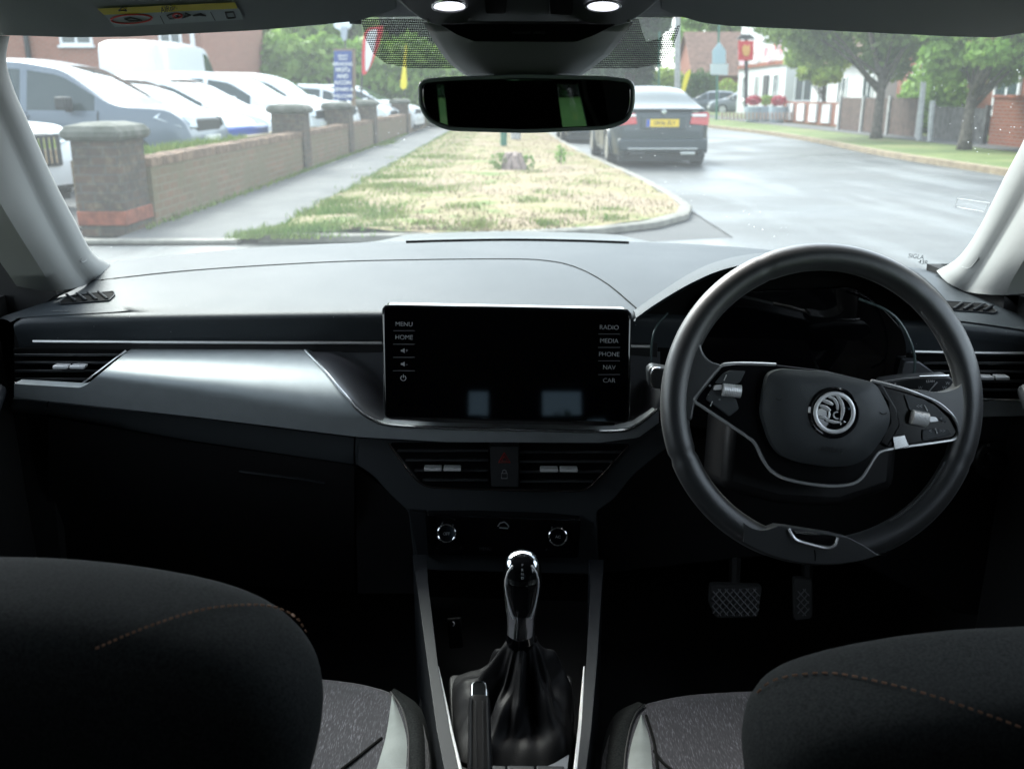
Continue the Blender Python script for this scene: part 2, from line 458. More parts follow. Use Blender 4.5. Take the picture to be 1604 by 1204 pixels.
# windscreen: one curved sheet between header and scuttle
top = R([(-70, 38, 1.10), (15, 40, 1.14), (300, 34, 1.2), (802, 25, 1.24), (1300, 34, 1.2), (1640, 40, 1.14), (1720, 38, 1.10)], 40)
bot = R([(60, 462, 1.42), (173, 418, 1.56), (420, 396, 1.74), (802, 382, 1.83), (1200, 398, 1.74), (1467, 430, 1.56), (1570, 470, 1.42)], 40)
rows = []
for i in range(13):
    t = i / 12
    rows.append([p * (1 - t) + q * t + Vector((0, .035, .03)) * math.sin(math.pi * t) for p, q in zip(top, bot)])
ws = MB().loft(rows).build('windscreen', m_wind, car0, angle=0)
def on_glass(u, v, lift=.004):          # where the line of sight meets the inner side of the windscreen
    d = ray(u, v); best = None
    from mathutils.geometry import intersect_ray_tri as irt
    for i in range(len(rows) - 1):
        for j in range(39):
            a, b, c, e = rows[i][j], rows[i][j + 1], rows[i + 1][j + 1], rows[i + 1][j]
            for tri in ((a, b, c), (a, c, e)):
                h = irt(*tri, d, EYE, True)
                if h is not None: return h - d.normalized() * lift
    return P(u, v, 1.2)
# dotted black band round the mirror foot, printed on the glass
for side, uv in (('l', [(565, 30), (572, 60), (585, 85), (605, 100), (640, 107), (720, 108), (720, 30)]), ('r', [(920, 30), (920, 108), (1000, 107), (1035, 100), (1055, 75), (1066, 38), (1030, 62), (1012, 66), (1006, 50), (1000, 30)])):
    MB().add([on_glass(*q) for q in uv], [tuple(range(len(uv)))]).build('frit_band', m_frit, ws, smooth=False)
# permit holder outline and maker's marks on the glass
s = [(1500, 311), (1550, 318), (1542, 332), (1496, 324)]
MB().tube([on_glass(*q) for q in s], .0007, k=5, closed=True).build('permit_holder', m_white, ws)
for t_, u_, v_ in (('SIGLA', 1435, 402), ('43R', 1446, 411)):
    o_ = on_glass(u_, v_, .006)
    text('glass_mark', t_, o_, (1, 0, -.12), (0, 0, 1), .0105, mat('mark_' + t_, (.12, .13, .13), .6), ws)

# roof lining, header and sides
h = MB()
h.box((-.78, -1.6, 1.335), (.78, .93, 1.36))
hdr = [(-.75, 1.335, .90), (-.75, 1.285, .98)]
rr = []
for y_, z_ in ((.90, 1.336), (.98, 1.30), (1.06, 1.262), (1.13, 1.246), (1.16, 1.25), (1.16, 1.29), (.93, 1.36)):
    rr.append([Vector((x, y_ - .03 * (x / .7) ** 2, z_ - .012 * (x / .7) ** 2)) for x in np.linspace(-.78, .78, 24)])
h.loft(rr)
h.build('roof_lining', m_head, car0, angle=50)
for sx in (-1, 1):
    d = MB()
    d.box((min(sx * .70, sx * .78), -1.6, .15), (max(sx * .70, sx * .78), 1.25, .90))
    d.box((min(sx * .62, sx * .70), -.3, .55), (max(sx * .62, sx * .70), .75, .70))
    dr = d.build('door_card', m_shell, car0, bevel=.02)
    MB().tube([Vector((sx * .665, 1.16, .80)), Vector((sx * .655, 1.1, .79)), Vector((sx * .65, 1.06, .74)), Vector((sx * .655, 1.04, .66))], [.012, .014, .014, .01], k=10).build('door_pull', m_rail, dr, subsurf=1)
    r_ = MB()
    r_.box((min(sx * .68, sx * .78), -1.6, 1.25), (max(sx * .68, sx * .78), 1.05, 1.36))
    r_.box((min(sx * .70, sx * .78), -1.6, .9), (max(sx * .70, sx * .78), .25, 1.3))  # added unseen panel, blocks light where rear side windows would be
    r_.build('side_rail', m_shell, car0, bevel=.01)
plate('mirror_triangle', [(-320, 100), (-60, 230), (-2, 322), (62, 420), (90, 462), (30, 505), (-100, 560), (-320, 560)], 1.30, .03, m_shell, car0)
plate('mirror_triangle', [(1930, 100), (1700, 260), (1660, 325), (1604, 412), (1570, 462), (1640, 520), (1700, 560), (1930, 560)], 1.30, .03, m_shell, car0)
f_ = MB(); f_.box((-.78, -1.6, .14), (.78, 1.6, .2))
f_.build('floor_carpet', mat('carpet', (.012, .012, .013), 1, bump=.6, bscale=300), car0)
fw = MB(); fw.box((-.78, 1.5, .14), (.78, 1.56, .86)); fw.box((-.79, 1.2, .14), (-.72, 1.56, .89)); fw.box((.72, 1.2, .14), (.79, 1.56, .89)); fw.box((-.78, 1.3, .60), (-.7, 1.56, .89)); fw.box((.7, 1.3, .60), (.78, 1.56, .89))
fw.build('firewall', m_shell, car0)
rw = MB()
def wall_with_holes(mb, x0, x1, z0, z1, holes, y0, y1):
    xs = sorted({x0, x1} | {h[0] for h in holes} | {h[1] for h in holes}); zs = sorted({z0, z1} | {h[2] for h in holes} | {h[3] for h in holes})
    for i in range(len(xs) - 1):
        for j in range(len(zs) - 1):
            cx, cz = (xs[i] + xs[i + 1]) / 2, (zs[j] + zs[j + 1]) / 2
            if any(h[0] < cx < h[1] and h[2] < cz < h[3] for h in holes): continue
            mb.box((xs[i], y0, zs[j]), (xs[i + 1], y1, zs[j + 1]))
wall_with_holes(rw, -.78, .78, .15, 1.36, [(.25, .47, 1.02, 1.20), (-.16, -.06, 1.02, 1.20), (-.178, -.098, 1.213, 1.318), (.125, .285, 1.213, 1.318)], -1.53, -1.5)  # added unseen wall, holes placed to shape the mirror and screen reflections
for q in ([(.24, 1.21), (.300, 1.21), (.332, 1.01), (.24, 1.01)], [(.376, 1.21), (.48, 1.21), (.48, 1.01), (.428, 1.01)], [(-.17, 1.21), (-.125, 1.21), (-.110, 1.01), (-.17, 1.01)], [(-.10, 1.21), (-.05, 1.21), (-.05, 1.01), (-.085, 1.01)]):
    rw.prism([(x_, -1.497, z_) for x_, z_ in q], (0, .03, 0))  # slanted pieces added to trim the bright patches in the mirror
rw.build('reflection_mask', m_shell, car0, smooth=False)
for sx in (-1, 1):
    MB().prism([(sx * .74, -1.49, .95), (sx * .52, -1.49, .95), (sx * .46, -1.49, 1.22), (sx * .48, -1.49, 1.33), (sx * .74, -1.49, 1.33)], (0, .03, 0)).build('rear_pillar_trim', m_head, car0, bevel=.01)
    MB().tube([Vector((sx * .50, -1.44, .95)), Vector((sx * .40, -1.40, 1.15)), Vector((sx * .36, -1.36, 1.32))], .008, k=6).build('seat_belt', m_oc if 'm_oc' in globals() else m_head, car0)
MB().add([(-.7, -1.55, 1.0), (.7, -1.55, 1.0), (.7, -1.55, 1.34), (-.7, -1.55, 1.34)], [(0, 1, 2, 3)]).build('rear_window', m_dimming, car0, smooth=False)  # unseen dark pane added to dim the mirror and screen reflections
for sx in (-1, 1):
    MB().add([(sx * .74, -1.5, .88), (sx * .74, 1.3, .88), (sx * .74, 1.3, 1.3), (sx * .74, -1.5, 1.3)], [(0, 1, 2, 3)]).build('side_window', m_sideglass, car0, smooth=False)
# bonnet seen just above the dashboard
bn = []
for i, (y_, z_) in enumerate(((1.9, .83), (2.05, .838), (2.25, .835), (2.6, .80), (2.9, .72), (3.0, .6), (3.02, .3))):
    bn.append([Vector((x, y_ - .12 * (x / .8) ** 2, z_ - .05 * (x / .8) ** 2 - (0 if abs(x) < .3 else .012 * min(1, (abs(x) - .3) / .06)))) for x in np.linspace(-.84, .84, 41)])
MB().loft(bn).build('bonnet', mat('bonnet_paint', (.03, .035, .04), .3), car0)
sc_ = MB(); sc_.box((-.75, 1.84, .3), (.75, 1.92, .82)); sc_.build('scuttle', m_shell, car0)

# ---------------------------------------------------------------- visors, overhead console, mirror
def visor_y(u, v): return 1.085 - (60 - v) * .0013
def visor(uv, name_label):
    t = thing('sun_visor', name_label, 'sun visor', P(uv[0][0], 30, 1.05))
    lo_ = [q for q in uv if q[1] > -80]; lo_.sort()
    us_ = np.linspace(min(q[0] for q in uv), max(q[0] for q in uv), 60)
    bt_ = np.interp(us_, [q[0] for q in lo_], [q[1] for q in lo_])
    rr_ = [[P(u, -90 + (b + 90) * s_, visor_y(u, -90 + (b + 90) * s_)) for u, b in zip(us_, bt_)] for s_ in np.linspace(0, 1, 14)]
    rr_.append([p + Vector((0, .006, .004)) for p in rr_[-1]]); rr_.append([p + Vector((0, .008, .014)) for p in rr_[-1]])
    return t, MB().loft(rr_).build('visor_panel', m_visor, t, angle=50)
tv, vp = visor([(-130, -90), (600, -90), (620, 14), (600, 22), (560, 33), (505, 39), (400, 48), (200, 58), (110, 59), (30, 56), (-130, 56)], 'folded grey sun visor with a yellow and white airbag warning label, above the passenger side')
def vl(name, uv, m_, lift): return MB().add([P(u, v, visor_y(u, v) - lift) for u, v in uv], [tuple(range(len(uv)))]).build(name, m_, lab if name != 'warning_label' else tv, smooth=False)
lab = None
lab = vl('warning_label', [(163, 23), (374, 13), (381, 31), (180, 43)], mat('label_paper', (.42, .46, .47), .6), .0045)
tag(lab, 'white airbag warning sticker with a yellow header strip')
vl('yellow_strip', [(152, 14), (368, 4), (372.5, 14), (163, 24)], m_yellow, .0047)
def flat_tube(name, uv, r, m_, closed=True):
    return MB().tube([P(u, v, visor_y(u, v) - .0052) for u, v in uv], r, k=5, closed=closed).build(name, m_, lab)
flat_tube('prohibition_ring', ellipse(206, 30, 32, 6.8, -.05), .0011, m_red)
m_ink = mat('label_ink', (.06, .06, .07), .6)
flat_tube('seat_drawing', [(196, 30), (205, 28), (214, 30), (222, 32), (215, 33), (203, 33)], .001, m_ink)
flat_tube('warning_triangle', [(186, 17), (192, 11), (198, 17)], .0009, m_ink)
vl('divider', [(250, 25), (251.4, 25), (258, 38), (256.6, 38)], m_ink, .005)
vl('divider', [(329, 19), (330.4, 19), (338, 33), (336.6, 33)], m_ink, .005)
flat_tube('airbag_drawing', [(262, 25), (270, 22), (279, 26), (275, 29), (266, 30)], .0009, m_ink)
flat_tube('airbag_drawing', ellipse(278, 25, 7, 3.2), .0012, m_red)
flat_tube('child_drawing', [(285, 28), (291, 21), (298, 24), (290, 27)], .0012, m_ink)
flat_tube('arrow_drawing', [(303, 25), (312, 24), (322, 25), (315, 22)], .0009, m_ink)
flat_tube('book_drawing', rounded([(353, 20), (366, 19), (369, 28), (356, 29)], 1), .0009, m_ink)
o_ = P(268, 13.2, visor_y(268, 12) - .009)
text('label_wording', 'AIRBAG', o_, P(278, 10.6, visor_y(268, 11)) - o_, Vector((-.35, -.9, .5)), .0082, m_ink, lab)
tv2, vp2 = visor([(1640, -90), (1640, 50), (1604, 52), (1560, 59), (1500, 58), (1250, 46), (1140, 41), (1100, 36), (1052, 22), (1036, 14), (1052, -90)], 'plain folded grey sun visor above the steering wheel')
for tvx, u0 in ((tv, 548), (tv2, 1118)):
    MB().cyl(P(u0, 30, 1.075), P(u0 + 18, 31, 1.075), .005, k=12).build('visor_clip', m_visor, tvx)

oc = thing('overhead_console', 'grey roof console with two small reading lamps above the mirror', 'roof console', P(825, 10, .98))
m_oc = mat('overhead_plastic', (.10, .105, .11), .5, bump=.2, bscale=900)
def ocy(u, v): return 1.0 - (40 - v) * .0011 + .00000025 * (u - 828) ** 2
plate('console_panel', rounded([(600, -90), (1056, -90), (1046, -10), (1012, 22), (985, 38), (962, 44), (692, 44), (670, 38), (642, 22), (610, -10)], 10), ocy, .03, m_oc, oc, bevel=.004, dirv=(0, .6, .8))
# grey cowl narrowing down to the mirror stalk
rws = []
for v, a, b, yb in ((36, 664, 990, .99), (50, 673, 979, .975), (66, 682, 967, .975), (84, 694, 953, .985), (100, 708, 932, 1.0), (112, 724, 917, 1.012), (124, 742, 900, 1.03)):
    row = []
    for j in range(25):
        t = j / 24; u = a + (b - a) * t
        row.append(P(u, v, yb + .055 * abs(2 * t - 1) ** 3.2))
    rws.append(row)
cow = MB().loft(rws).build('mirror_cowl', mat('cowl_plastic', (.19, .2, .21), .55, bump=.2, bscale=900), oc, solid=.003)
plate('sensor_slot', rounded([(688, 38), (966, 38), (930, 56), (902, 66), (742, 65), (716, 55)], 6), .966, .02, m_gloss, oc, bevel=.002)
textpx('slot_wording', 'PASSENGER  AIRBAG', 828, 52, .966, 4, m_dgrey, oc)
plate('console_button', rounded([(757, -20), (797, -20), (792, 22), (761, 22)], 4), lambda u, v: ocy(u, v) - .003, .01, m_black, oc, bevel=.001)
plate('console_button', rounded([(858, -20), (900, -20), (896, 24), (862, 23)], 4), lambda u, v: ocy(u, v) - .003, .01, m_black, oc, bevel=.001)
for u in (704, 945):
    tubepx('lamp_rim', [(a, b, ocy(a, b) - .003) for a, b in ellipse(u, 10, 27, 9, n=16)], .0012, m_chromes, oc, n=30, closed=True)
    lm = mat('reading_lamp_lens', (.75, .78, .85), .25); lm.node_tree.nodes['Principled BSDF'].inputs['Emission Color'].default_value = (.85, .88, 1, 1)
    lm.node_tree.nodes['Principled BSDF'].inputs['Emission Strength'].default_value = .35
    plate('lamp_lens', ellipse(u, 10, 24, 7), lambda a, b: ocy(a, b) - .0025, .004, lm, oc, bevel=0)
for a, b in (((640, -60), (672, 36)), ((1018, -60), (984, 36))):
    tubepx('console_edge', [(*a, ocy(*a) - .003), ((a[0] + b[0]) / 2 - 1, (a[1] + b[1]) / 2, ocy(*b) - .009), (*b, ocy(*b) - .004)], .0018, mat('edge_grey' + str(a[0]), (.3, .31, .32), .4), oc, n=10)

mir = thing('rear_view_mirror', 'frameless black rear-view mirror reflecting green grass behind', 'rear-view mirror', P(825, 162, 1.0))
Mc = P(825, 162, 1.0); Mn = Vector((math.sin(rad(1.65)), -math.cos(rad(1.65)), 0))
mo = rounded([(658, 128), (700, 124), (825, 120), (950, 123), (992, 128), (992, 165), (984, 188), (955, 200), (825, 206), (700, 202), (671, 188), (658, 165)], [12, 8, 8, 8, 14, 20, 20, 20, 30, 20, 20, 20])
hb = MB().prism([onplane(u, v, Mc, Mn, 0) for u, v in mo], -Mn * .035).build('mirror_housing', mat('mirror_housing_black', (.01, .011, .012), .15, coat=.6), mir, bevel=.006, bseg=4)
mi = [(825 + (u - 825) * .965, 163 + (v - 163) * .90) for u, v in mo]
MB().add([onplane(u, v, Mc, Mn, .0008) for u, v in mi], [tuple(range(len(mi)))]).build('mirror_glass', mat('mirror_silver', (.36, .38, .37), .0, metal=1), mir, smooth=False)
MB().tube([onplane(u, v, Mc, Mn, -.003) for u, v in mo], .0022, k=8, closed=True).build('mirror_rim', mat('rim_grey', (.25, .3, .31), .25), mir)
MB().cyl(P(825, 118, 1.05), P(825, 150, 1.03), .012).build('mirror_stalk', m_black, mir)

# ================================================================ DASHBOARD
da = thing('dashboard', 'black dashboard with satin silver trim running the full width below the windscreen', 'dashboard', P(802, 600, 1.2))
A_ = [(-20, 520, 1.30), (60, 478, 1.37), (128, 447, 1.44), (172, 412, 1.54), (300, 397, 1.66), (450, 385, 1.74), (640, 378, 1.79), (802, 376, 1.81), (1000, 379, 1.79), (1180, 389, 1.74), (1400, 415, 1.62), (1470, 427, 1.54), (1505, 453, 1.46), (1570, 480, 1.37), (1660, 530, 1.30)]
C_ = [(20, 506, 1.205), (30, 500, 1.205), (90, 497, 1.205), (200, 494.5, 1.205), (400, 491.5, 1.205), (600, 489.5, 1.205), (800, 491, 1.205), (990, 494, 1.205), (1200, 500, 1.205), (1450, 505, 1.205), (1520, 510, 1.205), (1604, 520, 1.205), (1640, 526, 1.205)]
n = 120
a, c = R(A_, n), R(C_, n)
rws = [[p + Vector((0, .05, -.03)) for p in a], a]
for t in np.linspace(.08, .94, 12):
    rws.append([p * (1 - t) + q * t + Vector((0, 0, .012 * math.sin(math.pi * t))) for p, q in zip(a, c)])
for dy, dz in ((.018, .0012), (.008, 0), (.002, -.003), (0, -.008), (.004, -.02), (.008, -.045)):
    rws.append([q + Vector((0, dy, dz)) for q in c])
MB().loft(rws).build('top_pad', m_dash, da, angle=60)
# pad seam across the passenger side
B_ = [(141, 441), (300, 424), (500, 411.5), (640, 407.5), (780, 406), (850, 408), (900, 418), (950, 444), (1000, 486)]
def pad_hit(u, v):
    d = ray(u, v)
    from mathutils.geometry import intersect_ray_tri as irt
    for i in range(1, len(rws) - 1):
        for j in range(n - 1):
            p0, p1, p2, p3 = rws[i][j], rws[i][j + 1], rws[i + 1][j + 1], rws[i + 1][j]
            if d.x * 1.0 and False: pass
            for tri in ((p0, p1, p2), (p0, p2, p3)):
                hh = irt(*tri, d, EYE, True)
                if hh is not None: return hh
    return P(u, v, 1.3)
seam = [pad_hit(u, v) for u, v in catmull(B_, 44)]
MB().tube(seam, .0013, k=6).build('pad_seam', m_deep, da)
# raised rear tray in the middle and slot against the glass
tr_ = [(640, 379), (800, 376.5), (960, 379), (895, 403), (870, 405), (700, 405), (560, 403)]
MB().tube([pad_hit(u, v + 1.5) + Vector((0, 0, .002)) for u, v in catmull([(636, 379), (700, 377), (802, 375.5), (900, 377), (985, 380)], 30)], .0022, k=6).build('demister_slot', m_deep, da)
# end demister vents set in the pad
for uv, lbl in ((rounded([(92, 475), (104, 466), (178, 458), (180, 463), (171, 472), (96, 478)], 3), 1), (rounded([(1478, 473), (1545, 478), (1562, 489), (1556, 492), (1488, 487)], 3), 2)):
    pts = [pad_hit(u, v) + Vector((0, 0, .0015)) for u, v in uv]
    dv = MB().add(pts, [tuple(range(len(pts)))]).build('side_demister', m_deep, da, smooth=False)
    MB().tube(pts, .0011, k=6, closed=True).build('vent_rim', m_rail, dv)
    us = [p[0] for p in uv]; u0, u1 = min(us), max(us)
    for k in range(1, 5):
        uu = u0 + (u1 - u0) * (k + .3) / 5.2
        if lbl == 1: q0, q1 = (uu - 10, 467.5 - (uu - 100) * .09 - 2), (uu + 4, 475 - (uu - 100) * .06)
        else: q0, q1 = (uu + 8, 476 + (uu - 1490) * .1), (uu - 6, 486 + (uu - 1490) * .06)
        MB().tube([pad_hit(*q0) + Vector((0, 0, .003)), pad_hit(*q1) + Vector((0, 0, .003))], .0018, k=6).build('vane', m_rail, dv)
o_ = pad_hit(95, 488)
text('airbag_mark', 'AIRBAG', o_ + Vector((0, 0, .0008)), pad_hit(115, 487.5) - o_, pad_hit(95, 480) - o_, .0075, mat('emboss', (.12, .125, .13), .4), da)

m_strip = mat('strip_silver', (.8, .8, .78), .42, metal=.8)
m_tab = mat('tab_silver', (.9, .9, .9), .35, metal=.35)
# front face, passenger side: black band, bright strip
plate('fascia_band', [(22, 510), (600, 500), (600, 552), (22, 552)], 1.212, .02, m_black, da, bevel=.001)
plate('fascia_band', [(985, 500), (1030, 500), (1030, 560), (985, 556)], 1.212, .02, m_black, da, bevel=.001)
plate('fascia_band', [(1425, 512), (1650, 524), (1650, 560), (1425, 556)], 1.214, .02, m_black, da, bevel=.001)
tubepx('bright_strip', [(52, 534.5, 1.208), (300, 536, 1.208), (598, 537, 1.208)], .0021, m_strip, da, n=30)
tubepx('bright_strip', [(988, 542, 1.208), (1003, 542.3, 1.208), (1018, 542.6, 1.208)], .0021, m_strip, da, n=8)
tubepx('bright_strip', [(1428, 550.5, 1.208), (1530, 552.5, 1.208), (1640, 553.5, 1.208)], .0021, m_strip, da, n=20)
top_k = ([22, 125, 135, 200, 480, 500, 560, 582, 610, 700, 960, 995, 1032], [601, 607, 603, 550, 550, 571, 641, 656, 665, 670, 675, 666, 642])
bot_k = ([22, 300, 560, 700, 940, 1000, 1032], [622, 652, 684, 692, 693, 685, 662])
us = np.r_[np.linspace(22, 480, 110), np.linspace(484, 1032, 110)]
def panel_y(u, v):
    bv = float(np.interp(u, *bot_k)); q = min(1, max(0, (v - 548) / (bv - 548)))
    w_ = min(1, max(0, (u - 120) / 380)); pk = .46 + .30 * w_
    return 1.205 - (.062 + .018 * w_) * math.sin(math.pi / 2 * min(1, q / pk)) + .012 * max(0, q - pk) / (1 - pk)
rws2 = []
for k in range(17):
    t = k / 16; row = []
    for u in us:
        tv_, bv_ = np.interp(u, *top_k), np.interp(u, *bot_k)
        v = tv_ * (1 - t) + bv_ * t
        row.append(P(u, v, panel_y(u, v)))
    rws2.append(row)
rws2.append([p + Vector((0, .02, 0)) for p in rws2[-1]])
rws2.insert(0, [p + Vector((0, .02, 0)) for p in rws2[0]])
sp = MB().loft(rws2).build('silver_trim', m_silver, da, angle=50)
sr = []
for k in range(15):
    row = []
    for u in np.r_[np.linspace(480, 640, 50), np.linspace(650, 980, 20), np.linspace(985, 1034, 16)]:
        ve = float(np.interp(u, *top_k)); v = 550.5 + (ve - 550.5) * k / 14
        eu = float(np.interp(v, [550, 571, 641, 656, 665, 672], [478, 500, 560, 582, 610, 660])); s_ = min(1, max(0, (u - eu) / 75)); s_ = s_ * s_ * (3 - 2 * s_)
        er_ = float(np.interp(v, [550, 642, 666, 675], [1040, 1032, 995, 960])); r_s = min(1, max(0, (er_ - u) / 30)); s_ = min(s_, r_s * r_s * (3 - 2 * r_s)) if v > 600 else s_
        row.append(P(u, v, (panel_y(u, v) + .002) * (1 - s_) + 1.214 * s_))
    sr.append(row)
MB().loft(sr).build('screen_surround', m_surround, da, angle=60)
tubepx('trim_edge', [(a_, b_, panel_y(a_, b_) - .001) for a_, b_ in ((478, 549), (500, 571), (515, 588), (530, 606), (545, 623), (560, 641), (582, 656), (612, 665.5), (700, 670), (820, 673), (960, 675), (998, 665), (1030, 641))], .0021, mat('edge_silver', (.6, .62, .63), .25, metal=.9), da, n=90)
# dark band under the silver, glovebox, lower dash
def band(u0, u1):
    uu = np.linspace(u0, u1, 30)
    t_ = [P(u, np.interp(u, *bot_k) + 2, 1.196) for u in uu]; b_ = [P(u, np.interp(u, [22, 75, 300, 555, 640], [645, 650, 690, 727, 748]), 1.215) for u in uu]
    md = [(p + q) / 2 + Vector((0, -.005, 0)) for p, q in zip(t_, b_)]
    return MB().loft([[p + Vector((0, .02, 0)) for p in t_], t_, md, b_, [p + Vector((0, .03, 0)) for p in b_]]).build('lower_band', mat('band_plastic%d' % u0, (.075, .085, .092), .6, bump=.2, bscale=900), da, angle=50)
band(20, 74); band(76.5, 554.5); band(557, 640)
gb = [[P(u, np.interp(u, [20, 75, 300, 555, 640], [647, 652, 692, 729, 750]) * (1 - t) + np.interp(u, [20, 640], [900, 930]) * t, 1.222 + .10 * t * t) for u in np.linspace(76, 555, 30)] for t in np.linspace(0, 1, 8)]
gbx = MB().loft(gb).build('glovebox_lid', m_black, da)
tubepx('glovebox_handle', [(375, 738, 1.216), (420, 744, 1.212), (470, 750, 1.212), (508, 757, 1.217)], .0022, m_rail, gbx, n=20)
plate('lower_panel', [(-60, 600), (76, 652), (100, 930), (-60, 930)], 1.25, .02, m_shell, da)
plate('lower_panel', [(555, 728), (650, 800), (660, 930), (560, 930)], 1.25, .02, m_black, da)
plate('knee_panel', [(930, 690), (1700, 652), (1720, 990), (1500, 960), (1300, 860), (940, 900)], 1.26, .03, m_black, da, bevel=.004)
plate('lower_band', rounded([(1530, 655), (1650, 650), (1650, 690), (1500, 690)], 4), 1.235, .03, mat('band_right', (.04, .044, .048), .6), da)

# centre stack
cs = rounded([(562, 686), (700, 694), (960, 694), (1040, 668), (1046, 700), (990, 745), (962, 782), (935, 800), (938, 900), (650, 892), (640, 800), (612, 775), (585, 745), (560, 728)], [3, 3, 3, 3, 6, 12, 12, 6, 3, 3, 8, 12, 12, 3])
plate('centre_stack', cs, lambda u, v: 1.195 + max(0, (v - 790)) * .0003, .05, mat('stack_plastic', (.06, .066, .072), .5, bump=.2, bscale=900), da, bevel=.004)
def louvre(poly_l, poly_r, vs, y, parent, th=3.5):
    for v in vs:
        l = np.interp(v, *poly_l); r = np.interp(v, *poly_r)
        pts = [P(l, v - th / 2, y), P(r, v - th / 2, y), P(r, v + th / 2, y), P(l, v + th / 2, y)]
        MB().prism(pts, (0, .02, -.005)).build('louvre', m_rail2, parent, bevel=.0008)
m_rail2 = mat('louvre_plastic', (.034, .037, .04), .38, spec=.6)
def tabbed(u0, u1, v, y, parent, rise=0):
    m_ = (u0 + u1) / 2
    for p, q in ((u0, m_ - 1.5), (m_ + 1.5, u1)):
        plate('vent_tab', rounded([(p, v - 3.4), (q, v - 3.0 + rise / 2), (q, v + 2.2 + rise / 2), (p, v + 2)], 2), y, .012, m_tab, parent, bevel=.0018)
cv = thing('centre_air_vents', 'pair of black central air vents below the screen with bright tabs and hazard switch between', 'air vent', P(790, 730, 1.19))
plate('vent_back', rounded([(610, 694), (988, 696), (918, 767), (664, 762)], 6), 1.192, .004, m_deep, cv)
louvre(([700, 764], [617, 672]), ([700, 764], [765, 765]), (706, 721, 737, 752), 1.182, cv)
louvre(([700, 764], [814, 814]), ([700, 764], [982, 920]), (708, 723, 739, 754), 1.182, cv)
tabbed(664, 722, 736, 1.166, cv); tabbed(846, 905, 737.5, 1.166, cv)
tubepx('vent_outline', [(609, 694, 1.184), (625, 717, 1.180), (645, 743, 1.178), (662, 758, 1.176), (690, 763.5, 1.176), (790, 767, 1.176), (890, 768.5, 1.176), (918, 765, 1.176), (938, 748, 1.178), (962, 722, 1.180), (984, 698, 1.184)], .0014, mat('rose_chrome', (.5, .42, .4), .2, metal=1), cv, n=80)
cb = plate('switch_block', rounded([(767, 698), (813, 699), (812, 763), (769, 762)], 2), 1.176, .02, m_rail2, cv, bevel=.001)
hz = [P(u, v, 1.1745) for u, v in ((790, 709), (799, 724), (781, 724))]
MB().tube(hz, .0009, k=5, closed=True).build('hazard_triangle', m_red, cb)
MB().tube([P(u, v, 1.1745) for u, v in ((790, 714), (794.5, 721.5), (785.5, 721.5))], .0007, k=5, closed=True).build('hazard_triangle', m_red, cb)
MB().tube([P(u, v, 1.1745) for u, v in ((785.5, 741), (794.5, 741), (794.5, 749), (785.5, 749))], .0006, k=5, closed=True).build('lock_symbol', m_grey, cb)
MB().tube([P(u, v, 1.1745) for u, v in ((787, 741), (787.5, 737), (790, 735.5), (792.5, 737), (793, 741))], .0006, k=5).build('lock_symbol', m_grey, cb)

cp = thing('climate_panel', 'gloss black climate control panel with two chrome ringed dials', 'climate controls', P(790, 838, 1.18))
plate('panel_face', rounded([(668, 805), (910, 813), (906, 874), (673, 868)], 4), 1.188, .02, m_gloss, cp, bevel=.002)
plate('panel_side', [(640, 800), (667, 803), (672, 868), (656, 880)], 1.19, .03, m_rail, cp)
for u, v in ((700, 833.5), (873.5, 838.5)):
    c0 = P(u, v, 1.185); ax = (EYE - c0).normalized() * .35 + Vector((0, -1, .25)) * .65; ax.normalize()
    kn = MB().lathe([(.0128, 0), (.0128, .010), (.0118, .0125), (.0095, .0125)], c0, ax, k=28).build('dial', m_gloss, cp)
    q = Vector((0, 0, 1)).rotation_difference(ax)
    MB().tube([c0 + q @ Vector((math.cos(t) * .0122, math.sin(t) * .0122, .0115)) for t in np.linspace(0, 2 * math.pi, 33)[:-1]], .0016, k=8, closed=True).build('chrome_ring', m_chrome, kn)
    tt = MB()
    for i in range(8):
        t = i * math.pi / 4 + .2; d_ = q @ Vector((math.cos(t), math.sin(t), 0))
        tt.tube([c0 + d_ * .0122 + ax * .0118, c0 + d_ * .0122 + ax * .0138], .0009, k=5)
    tt.build('ring_notches', m_deep, kn)
    text('dial_mark', 'OFF' if u < 800 else 'AC', c0 + ax * .0132, (1, 0, 0), q @ Vector((0, 1, 0)) if abs((q @ Vector((0, 1, 0))).z) > .3 else (0, 0, 1), .0055, m_grey, kn)
for t_, u, v in (('~', 685, 858), ('*', 722, 858), ('MENU', 760, 859), ('A/C', 815, 861), ('*', 856, 861), ('~', 890, 863)):
    textpx('panel_legend', t_, u, v, 1.186, 5, m_dgrey, cp)
cr = [(780, 824), (783, 819), (790, 817), (795, 821), (797, 825)]
MB().tube([P(u, v, 1.186) for u, v in cr], .0008, k=5).build('recirculation_symbol', m_grey, cp)
MB().tube([P(u, v, 1.186) for u, v in ((782, 826), (796, 827))], .0009, k=5).build('recirculation_symbol', m_grey, cp)

